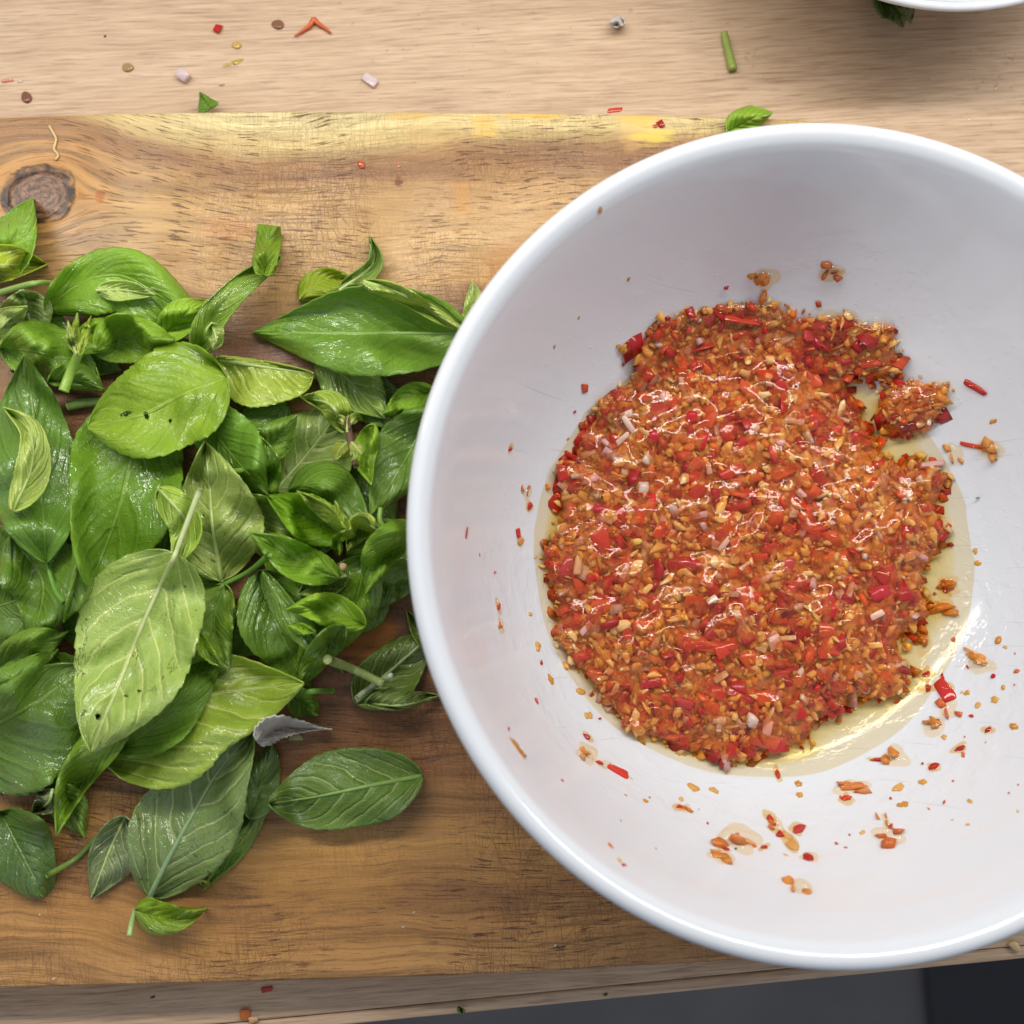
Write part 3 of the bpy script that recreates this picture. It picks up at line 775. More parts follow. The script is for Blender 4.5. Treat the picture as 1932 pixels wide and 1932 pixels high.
leaf('dark pointed fold with a sharp light edge in the lower centre', [(496, 1078), (560, 1165), (648, 1270)], 16, 34, 'T', 'E', fold=(.5, -.2))
leaf('small green tip sticking out of the lower centre leaves', [(545, 1182), (570, 1186), (596, 1192)], 10, 12, 'T', 'B')
leaf('vivid green folded leaf of the sprig right of centre', [(655, 1012), (590, 985), (502, 934)], 44, 52, 'T', (94, 158, 22), fold=(.35, .35), bow=.005, quilt=.0010)
leaf('pale folded half behind the vivid green leaf', [(662, 1002), (620, 960), (560, 926)], 26, 8, 'T', (128, 164, 60), fold=(.3, .3))
r = sprig('basil sprig whose stem runs under the bowl rim', (770, 1018), [([(772, 1020), (735, 1008), (716, 995), (690, 990)], .0013, .0010, .004), ([(738, 1008), (718, 985), (718, 958)], .0010, .0008, .004), ([(742, 1012), (715, 1028), (692, 1048)], .0010, .0008, .0035)], col=(140, 178, 78))
leaf('small pale folded leaf of the sprig', [(712, 996), (680, 990), (655, 1040)], 32, 22, 'U', (166, 194, 90), fold=(.5, .4), parent=r, bow=.004)
leaf(None, [(660, 1000), (642, 975), (632, 945)], 10, 12, 'T', (132, 170, 50), fold=(.6, .6), parent=r)
leaf(None, [(640, 1048), (636, 1020), (652, 1000)], 12, 10, 'T', (116, 166, 40), fold=(.4, .4), parent=r)
# tall left leaf and its neighbours
leaf('tall green leaf with a curved pale stalk at the left', [(88, 1062), (78, 930), (66, 800), (46, 668)], 96, 76, 'T', (66, 122, 48), pet=[(122, 1138), (104, 1112)], fold=(.1, -.05), bow=.005, quilt=.0009, fb=.75, midw=.0006)
leaf('small crinkled pale yellow leaf resting on the tall left leaf', [(22, 964), (58, 885), (56, 815), (6, 768)], 30, 40, 'U', (166, 196, 110), fold=(.25, .2), curl=(.2, .3), wav=.002, quilt=.0008)
leaf('smooth dark green leaf hanging below the leaf with holes', [(275, 740), (245, 880), (215, 990), (168, 1108)], 106, 112, 'T', (70, 126, 32), fold=(.02, .04), bow=.004, ft=.62, fb=.5, quilt=.0006)
leaf('light green leaf with three torn holes in the upper left', [(428, 712), (350, 742), (270, 782), (166, 806)], 98, 104, 'T', (112, 158, 44), fold=(-.02, -.08), curl=(-.25, -.1), bow=.006, lift=.002, zoff=.003, ft=.62, fb=.5, holes=[(.60, .05, .016, .09), (.73, -.12, .040, .05), (.48, .36, .010, .05)], quilt=.0007, stiff=70, nu=110, nv=34)
r = sprig('yellow green sprig tip with tiny leaves at the upper left', (118, 740), [([(120, 738), (134, 700), (148, 668)], .0017, .0014, .004), ([(148, 668), (165, 655), (182, 655)], .0011, .0008, .004)], col=(150, 184, 76))
leaf(None, [(148, 672), (140, 630), (146, 590)], 10, 14, 'T', (150, 182, 68), fold=(.7, .7), parent=r, wav=.0004)
leaf(None, [(150, 672), (160, 636), (172, 596)], 13, 9, 'T', (146, 180, 62), fold=(.7, .7), parent=r, wav=.0004)
leaf(None, [(146, 668), (134, 640), (128, 605)], 8, 8, 'U', (140, 170, 70), fold=(.5, .5), parent=r, wav=.0004)
# lower part of the heap
leaf('fresh green leaf lying between the crumpled leaf and the sprig', [(640, 1090), (560, 1060), (470, 1005)], 34, 40, 'T', 'T', fold=(.1, .2), bow=.003)
leaf('wet green leaf end under the lone folded garlic leaf', [(690, 1180), (610, 1150), (540, 1150)], 30, 36, 'T', 'B', fold=(.1, .3), bruise=7)
leaf('light green leaf edge between the smooth hanging leaf and the topmost leaf', [(300, 920), (350, 990), (330, 1075)], 34, 36, 'U', 'L', fold=(.2, .1))
leaf('creased green leaf below the drop covered leaf beside the bowl', [(775, 985), (720, 1050), (690, 1120)], 30, 40, 'T', 'T', fold=(.2, .1), bruise=8)
leaf('small dark leaf between the lower centre leaf and the lime leaf', [(650, 1180), (600, 1240), (560, 1300)], 26, 30, 'T', 'E', fold=(.2, .3))
leaf('dark wet leaf end at the bottom left under the big leaves', [(110, 1480), (140, 1530), (160, 1580)], 30, 40, 'T', 'E')
leaf('grey green leaf end behind the bottom left leaf', [(100, 1490), (90, 1515), (60, 1535)], 20, 30, 'U', 'K')
leaf('rounded dark green leaf in the bottom left corner of the heap', [(0, 1530), (30, 1590), (84, 1692)], 66, 66, 'T', (48, 96, 44), fold=(.1, .1), bow=.003, fb=.45, ft=.5)
stem_thing('basil_twig', 'thin bent basil stalk beside the bottom left leaf', 'stalk', [(88, 1652), (140, 1622), (175, 1588), (202, 1560)], .0009, .0009, (122, 148, 70))
leaf('grey green leaf tip behind the big grey green leaf at the bottom', [(236, 1540), (205, 1610), (172, 1696)], 56, 36, 'U', 'K', fold=(.1, .1), bruise=8)
leaf('dark leaf edge right behind the big grey green leaf', [(504, 1508), (450, 1590), (384, 1680)], 22, 22, 'T', 'E')
leaf('dark bluish folded leaf between the grey green leaf and the lone leaf', [(472, 1545), (492, 1480), (512, 1392)], 36, 38, 'T', (60, 100, 68), fold=(.25, .1), bow=.002)
leaf('big grey green underside leaf with pale ribs at the bottom', [(282, 1692), (318, 1620), (362, 1540), (412, 1455), (475, 1380)], 98, 92, 'U', (90, 124, 84), fold=(.04, .08), bow=.004, fb=.55, ft=.62, midw=.0010, stalkcol=(150, 176, 128), bruise=7, quilt=.0009)
leaf('small bright green leaf with a white cut stalk at the bottom', [(254, 1718), (300, 1732), (340, 1734), (390, 1714)], 36, 34, 'T', (104, 148, 22), pet=[(244, 1766), (248, 1742)], fold=(-.1, -.15), curl=(-.3, -.4), bow=.004, fb=.35, stalkcol=(170, 196, 120))
leaf('lone dark green leaf lying right of the heap near the bottom', [(798, 1464), (700, 1482), (600, 1502), (506, 1516)], 76, 80, 'U', (66, 110, 50), fold=(.05, .12), bow=.004, fb=.6, ft=.62, bruise=8, stalkcol=(146, 180, 96), midw=.0009, quilt=.0008)
leaf('green leaf with a pale stalk behind the lime leaf tip', [(548, 1312), (580, 1330), (600, 1350)], 26, 34, 'T', 'T', pet=[(627, 1303), (585, 1305)], fold=(.1, .1))
leaf('large smooth leaf at the lower left border', [(-110, 1420), (-20, 1372), (75, 1318), (160, 1258)], 62, 150, 'T', (66, 116, 46), fold=(.02, .0), curl=(0, -.15), bow=.005, ft=.55, quilt=.0007)
leaf('lime green underside leaf with a pointed tip at the lower right of the heap', [(196, 1440), (300, 1362), (400, 1312), (574, 1289)], 96, 128, 'U', (146, 180, 72), fold=(.03, .03), bow=.005, fb=.5, ft=.75, quilt=.0011)
leaf('dark shiny leaf between the pale pointed leaf and the lime leaf', [(224, 1418), (310, 1352), (408, 1246)], 44, 52, 'T', 'D', fold=(.05, -.1), bow=.003, fb=.4, ft=.5)
leaf('bright narrow folded leaf pointing down at the lower left', [(252, 1352), (180, 1440), (140, 1500), (106, 1578)], 22, 56, 'T', (100, 152, 46), fold=(.2, .05), fb=.5)
leaf('light green leaf on a long stalk right of the pale pointed leaf', [(424, 1102), (404, 1180), (434, 1264)], 38, 52, 'T', (92, 140, 50), pet=[(508, 1046), (470, 1078)], fold=(.25, .1), midw=.0008)
leaf('jagged bright leaf edge beside the pale pointed leaf', [(368, 1190), (395, 1230), (430, 1262)], 12, 18, 'T', (122, 172, 50), fold=(.5, .3), teeth=.2)
leaf('pale underside leaf with dark holes and a long stalk, topmost in the heap', [(332, 1044), (275, 1165), (225, 1290), (172, 1418)], 116, 118, 'U', (150, 184, 108), pet=[(378, 922), (352, 990)], fold=(.0, .0), curl=(-.12, -.15), bow=.007, fb=.5, ft=.66, zoff=.003, bruise=9, quilt=.0011, midw=.0008, stalkcol=(206, 216, 156), holes=[(.84, -.22, .016, .10), (.66, .40, .006, .05), (.70, .22, .006, .05)], stiff=70, nu=110, nv=34)
# the large pointed leaf beside the bowl
leaf('large pointed green leaf reaching under the bowl rim', [(884, 628), (780, 629), (640, 629), (478, 627)], 82, 128, 'T', (84, 140, 50), fold=(-.06, .62), curl=(0, .30), bow=.006, fb=.55, ft=.80, quilt=.0011, midw=.0009, stalkcol=(150, 186, 96), stiff=60)
leaf('pale narrow lip of the large pointed leaf turned outwards', [(684, 531), (760, 556), (872, 622)], 14, 18, 'U', (150, 184, 84), fold=(.1, .1), fb=.4, ft=.5, zoff=.012)
# wilted clump by the bowl
leaf('wilted dark leaf clump half under the bowl', [(672, 1328), (740, 1262), (824, 1190)], 52, 60, 'U', (78, 112, 50), fold=(.25, .2), wav=.002, bruise=8, stalkcol=(190, 206, 150), midw=.0010)
leaf('wilted narrow leaf with a pale edge in the clump by the bowl', [(690, 1326), (760, 1330), (830, 1312)], 34, 10, 'U', (96, 130, 76), fold=(.4, .2))
leaf('thin wilted leaf at the top of the clump by the bowl', [(825, 1235), (790, 1190), (765, 1150)], 18, 22, 'T', (72, 106, 44), fold=(.5, .5))
stem_thing('basil_twig', 'wet pale stalk reaching from the heap to the wilted clump', 'stalk', [(618, 1244), (665, 1262), (722, 1290)], .0015, .0013, (176, 190, 120))
stem_thing('basil_twig', 'short white stalk lying across the wilted clump', 'stalk', [(672, 1317), (705, 1292), (738, 1274)], .0009, .0008, (214, 222, 186))
# flower bud
r = sprig('small basil flower bud with brown calyx right of centre', (655, 800), [([(672, 880), (664, 850), (656, 800)], .0009, .0012, .003)], col=(136, 100, 84), group=None)
for pts, wl, wr, c in [([(655, 835), (640, 850), (634, 868)], 14, 16, (164, 186, 72)), ([(662, 835), (676, 848), (684, 858)], 12, 12, (166, 186, 76)), ([(652, 800), (640, 790), (634, 800)], 8, 8, (150, 176, 84)), ([(660, 800), (672, 786), (684, 792)], 9, 9, (150, 178, 86)), ([(656, 815), (654, 795), (658, 782)], 6, 7, (92, 60, 50)), ([(664, 850), (668, 860), (662, 872)], 8, 8, (160, 184, 80))]:
    leaf(None, pts, wl, wr, 'U', c, fold=(.3, .3), parent=r, nu=20, nv=6, wav=.0003, quilt=.0002)
# scraps of leaf on and round the board
leaf('small bright leaf at the top edge of the board beside the bowl rim', [(1372, 250), (1410, 226), (1458, 212)], 27, 25, 'T', (120, 170, 56), group='leaf scraps', fold=(.1, .1))
leaf('tiny brown green curl under the big grey green leaf tip', [(378, 1664), (392, 1668), (404, 1674)], 5, 5, 'T', (74, 96, 40), group='leaf scraps', nu=16, nv=5)
# ================================================================== chilli and garlic mash
def mat_bits():
    t = NT('wet_chopped_bits')
    oc = t.node('ShaderNodeObjectInfo').outputs['Color']
    tc = t.node('ShaderNodeTexCoord').outputs['Object']
    n = t.noise(tc, 420, 3, 0.6)
    c = t.mix(t.step(n, 0.3, 0.7, 0.0, 0.6), oc, t.mix(1.0, oc, (0.72, 0.52, 0.45, 1), 'MULTIPLY'))
    return t.done(t.bsdf(Base_Color=c, Roughness=0.5, Specular_IOR_Level=0.2, Normal=t.bump(n, 0.35, 0.0006), Coat_Weight=0.6, Coat_Roughness=0.03,
                         Subsurface_Weight=0.25, Subsurface_Radius=(1.0, 0.55, 0.3), Subsurface_Scale=0.0012))
def mat_mash():
    t = NT('chilli_mash_pulp')
    at = t.node('ShaderNodeAttribute', attribute_name='col').outputs['Color']
    tc = t.node('ShaderNodeTexCoord').outputs['Object']
    n = t.noise(tc, 600, 3, 0.6)
    c = t.mix(t.step(n, 0.3, 0.7, 0.0, 0.5), at, t.mix(1.0, at, (0.66, 0.45, 0.4, 1), 'MULTIPLY'))
    return t.done(t.bsdf(Base_Color=c, Roughness=0.6, Specular_IOR_Level=0.15, Normal=t.bump(n, 0.4, 0.0007), Coat_Weight=0.5, Coat_Roughness=0.03,
                         Subsurface_Weight=0.35, Subsurface_Radius=(1.0, 0.6, 0.3), Subsurface_Scale=0.0015))
def mat_liquid(name, tint, dens, gloss=1.0):
    t = NT(name)
    fr = t.node('ShaderNodeFresnel', {'IOR': 1.42}).outputs[0]
    tc = t.node('ShaderNodeTexCoord').outputs['Object']
    tr = t.node('ShaderNodeBsdfTransparent', {'Color': tint + (1,)})
    gn = t.bump(t.noise(tc, 420, 2), 0.10, 0.0004)
    gl = t.node('ShaderNodeBsdfGlossy', {'Color': (1, 1, 1, 1), 'Roughness': 0.03, 'Normal': gn})
    t.done(t.node('ShaderNodeMixShader', {0: t.ma('MULTIPLY', t.ma('MULTIPLY', t.ma('MINIMUM', fr, 0.10), gloss), t.ma('SUBTRACT', 1.0, t.node('ShaderNodeNewGeometry').outputs['Backfacing'])), 1: tr.outputs[0], 2: gl.outputs[0]}).outputs[0])
    if dens:
        va = t.node('ShaderNodeVolumeAbsorption', {'Color': dens[0] + (1,), 'Density': dens[1]})
        t.t.links.new(va.outputs[0], t.out.inputs['Volume'])
    return t.m
M_BIT, M_MASH = mat_bits(), mat_mash()
M_OIL = mat_liquid('yellow_chilli_oil', (0.965, 0.905, 0.765), None)
M_SAUCE = mat_liquid('thin_glossy_sauce', (0.985, 0.91, 0.78), None, 0.8)
def mat_pulp_film():
    t = NT('cloudy_sauce_skin')
    fr = t.node('ShaderNodeFresnel', {'IOR': 1.42}).outputs[0]
    tc = t.node('ShaderNodeTexCoord').outputs['Object']
    ge = t.node('ShaderNodeNewGeometry').outputs['Backfacing']
    n = t.noise(tc, 260, 3, 0.6); n2 = t.noise(tc, 90, 2)
    pulp = t.node('ShaderNodeBsdfPrincipled', {'Base Color': t.mix(t.step(n2, .38, .62), lin(212, 124, 48) + (1,), lin(190, 66, 36) + (1,)), 'Roughness': .5, 'Specular IOR Level': .2,
                  'Subsurface Weight': .4, 'Subsurface Radius': (1, .5, .2), 'Subsurface Scale': .0015})
    tr = t.node('ShaderNodeBsdfTransparent', {'Color': (0.985, 0.90, 0.74, 1)})
    body = t.node('ShaderNodeMixShader', {0: t.step(n, 0.38, 0.68, 0.05, 0.48), 1: tr.outputs[0], 2: pulp.outputs[0]})
    gn = t.bump(t.ma('ADD', t.noise(tc, 850, 2), t.ma('MULTIPLY', t.noise(tc, 330, 2), 1.6)), 0.16, 0.0004)
    gl = t.node('ShaderNodeBsdfGlossy', {'Color': (1, 1, 1, 1), 'Roughness': 0.04, 'Normal': gn})
    return t.done(t.node('ShaderNodeMixShader', {0: t.ma('MULTIPLY', t.ma('MULTIPLY', t.ma('MINIMUM', fr, 0.07), .8), t.ma('SUBTRACT', 1.0, ge)), 1: body.outputs[0], 2: gl.outputs[0]}).outputs[0])
M_FILM = mat_pulp_film()
M_WATER = mat_liquid('clear_water', (0.96, 0.96, 0.95), None, 1.3)

MASH = np.array([(1210, 640), (1240, 610), (1285, 588), (1330, 590), (1370, 572), (1420, 572), (1470, 570), (1500, 600), (1545, 600), (1590, 592), (1640, 612), (1690, 610), (1692, 660), (1700, 690), (1672, 718), (1640, 720), (1615, 708), (1598, 718), (1604, 738), (1625, 775), (1645, 812), (1662, 846),
                 (1690, 868), (1735, 862), (1768, 875), (1790, 905), (1765, 960), (1788, 1005), (1765, 1055), (1742, 1082), (1745, 1120), (1760, 1160), (1720, 1190), (1695, 1210), (1705, 1250), (1722, 1290), (1680, 1322), (1620, 1318), (1590, 1340), (1545, 1362), (1520, 1405),
                 (1470, 1415), (1420, 1430), (1370, 1440), (1300, 1415), (1250, 1400), (1190, 1380), (1150, 1335), (1110, 1280), (1075, 1245), (1045, 1205), (1050, 1130), (1030, 1090), (1022, 1045), (1045, 1010), (1056, 960), (1045, 880), (1085, 860), (1095, 815), (1120, 790), (1130, 755), (1150, 738), (1185, 722), (1200, 690)], float)
CLUMP = np.array([(1690, 720), (1730, 712), (1765, 728), (1798, 712), (1790, 752), (1770, 792), (1730, 822), (1690, 826), (1652, 806), (1650, 765), (1660, 735)], float)
def inside(poly, x, y):
    x = np.asarray(x); y = np.asarray(y); r = np.zeros(x.shape, bool)
    n = len(poly)
    for i in range(n):
        x1, y1 = poly[i]; x2, y2 = poly[(i + 1) % n]
        c = ((y1 > y) != (y2 > y)) & (x < (x2 - x1) * (y - y1) / (y2 - y1 + 1e-12) + x1)
        r ^= c
    return r
def edist(poly, x, y):
    d = np.full(np.shape(x), 1e9)
    for i in range(len(poly)):
        a = poly[i]; b = poly[(i + 1) % len(poly)]; ab = b - a
        t = np.clip(((x - a[0]) * ab[0] + (y - a[1]) * ab[1]) / (ab @ ab), 0, 1)
        d = np.minimum(d, np.hypot(x - a[0] - t * ab[0], y - a[1] - t * ab[1]))
    return d
# coarse pixel grid holding the height of the mash above the bowl
GX = np.arange(960, 1860, 4.0); GY = np.arange(520, 1480, 4.0)
gx, gy = np.meshgrid(GX, GY)
ins = inside(MASH, gx, gy) | inside(CLUMP, gx, gy)
dd = np.where(inside(CLUMP, gx, gy), edist(CLUMP, gx, gy), edist(MASH, gx, gy)) * np.where(ins, 1, -1)
lump = np.zeros_like(gx)
for k in range(26):
    a = rng.uniform(0, 2 * np.pi); f = rng.uniform(0.012, 0.07)
    lump += np.sin(gx * f * np.cos(a) + gy * f * np.sin(a) + rng.uniform(0, 6)) / 26 ** 0.5
wall = np.clip((760 - gy) / 160, 0, 1)
MH = np.where(ins, (0.0012 + 0.0085 * (1 - np.exp(-np.maximum(dd, 0) / 48)) * (1 - 0.55 * wall)) + 0.0009 * lump, 0)
def mash_h(px, py):
    i = np.clip(((px - GX[0]) / 4).astype(int), 0, len(GX) - 1); j = np.clip(((py - GY[0]) / 4).astype(int), 0, len(GY) - 1)
    return MH[j, i]

PAL = dict(red=[(192, 40, 34), (204, 64, 38), (174, 34, 38), (212, 88, 46), (188, 58, 58)], orange=[(226, 152, 66), (234, 170, 84), (214, 130, 52), (238, 184, 104), (222, 124, 56)],
           garlic=[(236, 192, 126), (228, 174, 104), (242, 208, 150), (234, 180, 96)], shallot=[(224, 184, 172), (230, 204, 190), (206, 150, 142), (214, 170, 166)], dark=[(190, 112, 50), (202, 126, 58), (174, 94, 44), (188, 76, 48)])
def hull_pts(kind, r):
    if kind == 'red':
        b = np.array([(x, y, z) for x in (-1, 1) for y in (-1, 1) for z in (-1, 1)], float) * r.uniform((0.6, 0.55, .16), (1.1, 1.0, .30))
        b += r.normal(0, .24, b.shape) * (1, 1, .5)
        return b
    if kind == 'shallot':
        b = np.array([(x, y, z) for x in (-1, 1) for y in (-1, 1) for z in (-1, 1)], float) * r.uniform((0.8, 0.4, .25), (1.25, .6, .4))
        return b + r.normal(0, .09, b.shape)
    q = r.normal(0, 1, (13, 3)); q /= np.linalg.norm(q, axis=1)[:, None]
    return q * r.uniform((0.7, 0.5, .35), (1.2, .85, .6)) * r.uniform(.75, 1.1, (13, 1))
def chip_mesh(name, kind, seed, mat, bev=True):
    r = np.random.default_rng(seed)
    bm = bmesh.new()
    for p in hull_pts(kind, r): bm.verts.new(p)
    g = bmesh.ops.convex_hull(bm, input=bm.verts)
    bmesh.ops.delete(bm, geom=[v for v in bm.verts if not v.link_faces], context='VERTS')
    if bev:
        bmesh.ops.bevel(bm, geom=list(bm.edges), offset=0.10, segments=1, affect='EDGES', clamp_overlap=True)
    bmesh.ops.recalc_face_normals(bm, faces=bm.faces)
    me = bm_mesh(name, bm, [mat], True)
    return me
NAMES = dict(red='chilli_piece', orange='pulp_piece', garlic='garlic_piece', shallot='shallot_piece', dark='pulp_piece')
CHIPS = {k: [chip_mesh(NAMES[k], k, 100 + i + 31 * j, M_BIT) for i in range(10)] for j, k in enumerate(['red', 'orange', 'garlic', 'shallot'])}
RAW = {}
for j, k in enumerate(['red', 'orange', 'garlic', 'shallot', 'dark']):
    RAW[k] = []
    for i in range(12):
        me = chip_mesh('tmp', k, 900 + i + 37 * j, M_BIT, False)
        V = np.array([v.co[:] for v in me.vertices]); F = [tuple(p.vertices) for p in me.polygons]
        RAW[k].append((V, F)); bpy.data.meshes.remove(me)
def rotm(r, tilt):
    return np.array(Euler((r.normal(0, tilt), r.normal(0, tilt), r.uniform(0, 6.283))).to_matrix())
def sample_px(n):
    out = []
    while len(out) < n:
        x, y = rng.uniform(1015, 1800), rng.uniform(565, 1445)
        if inside(MASH, x, y) or inside(CLUMP, x, y): out.append((x, y))
    return np.array(out)
# pulp mound: one base sheet plus thousands of little scraps, one countless mass
V, F, C = [], [], []
nv = 0
idx = -np.ones(gx.shape, int)
sel = np.where(ins)
bp3 = PB(gx[sel], gy[sel], np.maximum(MH[sel] - 0.0008 - 0.0016 * (dd[sel] < 6), -0.0006))
idx[sel] = np.arange(len(sel[0])); V.append(bp3); nv = len(bp3)
cn = rng.random(nv)
C.append(np.array([lin(*[(210, 136, 62), (216, 146, 66), (206, 116, 56)][int(a * 3)]) for a in cn]))
for j in range(gx.shape[0] - 1):
    for i in range(gx.shape[1] - 1):
        q = (idx[j, i], idx[j + 1, i], idx[j + 1, i + 1], idx[j, i + 1])
        if min(q) >= 0: F.append(q)
NS = 7600
pp = sample_px(NS)
pp = pp + rng.normal(0, 8, pp.shape)
kinds = rng.choice(['red', 'orange', 'garlic', 'shallot', 'dark'], NS, p=[.12, .43, .27, .04, .14])
size = np.where(rng.random(NS) < .55, rng.uniform(0.0006, 0.0012, NS), rng.uniform(0.0015, 0.0033, NS))
hh = mash_h(pp[:, 0], pp[:, 1]) + rng.uniform(-0.0012, 0.0006, NS)
cen = PB(pp[:, 0], pp[:, 1], np.maximum(hh, 0.0006))
blob = np.sin(pp[:, 0] * .021 + 1) * np.sin(pp[:, 1] * .019 + 2)
for i in range(NS):
    k = kinds[i]
    if blob[i] > .45 and rng.random() < .25: k = 'red'
    v, f = RAW[k][rng.integers(12)]
    st = np.array([rng.uniform(.8, 1.5), rng.uniform(.7, 1.1), rng.uniform(.6, 1)])
    vv = (v * st * size[i]) @ rotm(rng, .5).T + cen[i]
    V.append(vv); C.append(np.tile(np.array(lin(*PAL[k][rng.integers(len(PAL[k]))])), (len(v), 1)) * rng.uniform(.75, 1.15))
    F += [tuple(a + nv for a in q) for q in f]; nv += len(v)
V = np.concatenate(V); C = np.concatenate(C)
me = mesh_np('chilli_mash', V, F, [M_MASH], True)
ca = me.color_attributes.new('col', 'FLOAT_COLOR', 'POINT')
ca.data.foreach_set('color', np.concatenate([np.clip(C, 0, 1), np.ones((len(C), 1))], 1).ravel())
mash = link('chilli_mash', me)
tag(mash, 'mound of wet minced chilli and garlic pulp in the large white bowl', 'mash', kind='stuff')

# larger pieces one can pick out, each its own thing
def chip(kind, px, py, h, size, label, cat, group, tilt=.35, stretch=(1, 1, 1), rz=None, col=None):
    o = link(NAMES[kind], CHIPS[kind][int(rng.integers(len(CHIPS[kind])))])
    p = PB(np.array(px), np.array(py), h) if h is not None else None
    o.location = p
    o.scale = np.array(stretch) * size
    o.rotation_euler = (rng.normal(0, tilt), rng.normal(0, tilt), rng.uniform(0, 6.28) if rz is None else rz)
    c = col if col is not None else PAL[kind][int(rng.integers(len(PAL[kind])))]
    o.color = lin(*c) + (1,)
    return tag(o, label, cat, group)
MASHLBL = {'red': ('red chilli piece in the mash', 'chilli piece', 'chopped chilli pieces in the mash'),
           'garlic': ('garlic piece in the mash', 'garlic piece', 'chopped garlic pieces in the mash'),
           'shallot': ('shallot piece in the mash', 'shallot piece', 'chopped shallot pieces in the mash')}
occupied = []
HUE = dict(red=['bright', 'orange tinged', 'deep', 'flame', 'pinkish'], garlic=['cream', 'tan', 'ivory', 'amber'], shallot=['rosy', 'whitish', 'mauve', 'blush'])
def region(x, y, cx, cy, a, b):
    dx, dy = x - cx, y - cy
    r = math.hypot(dx, dy)
    if r < a: return 'in its centre'
    k = int(((math.degrees(math.atan2(-dy, dx)) + 360 + 22.5) % 360) // 45)
    w_ = ['right', 'upper right', 'top', 'upper left', 'left', 'lower left', 'bottom', 'lower right'][k]
    return ('near its ' if r < b else 'at its ') + w_ + ('' if r < b else ' edge')
def scatter(kind, n, s0, s1):
    q = sample_px(n * 4); m = 0
    for x, y in q:
        if m >= n: break
        if any((x - a) ** 2 + (y - b) ** 2 < 15 ** 2 for a, b in occupied): continue
        d = edist(MASH, x, y)
        occupied.append((x, y)); m += 1
        s = rng.uniform(s0, s1)
        ci = int(rng.integers(len(PAL[kind])))
        sw = 'small' if s < s0 + (s1 - s0) * .4 else ('big' if s > s0 + (s1 - s0) * .75 else 'middling')
        lb = sw + ' ' + HUE[kind][ci] + ' ' + MASHLBL[kind][0] + ', ' + region(x, y, 1400, 1010, 120, 260)
        chip(kind, x, y, float(mash_h(np.array(x), np.array(y))) + 0.0009, s, lb, *MASHLBL[kind][1:], col=PAL[kind][ci], tilt=.3, stretch=(rng.uniform(.9, 1.5), rng.uniform(.75, 1), 1))
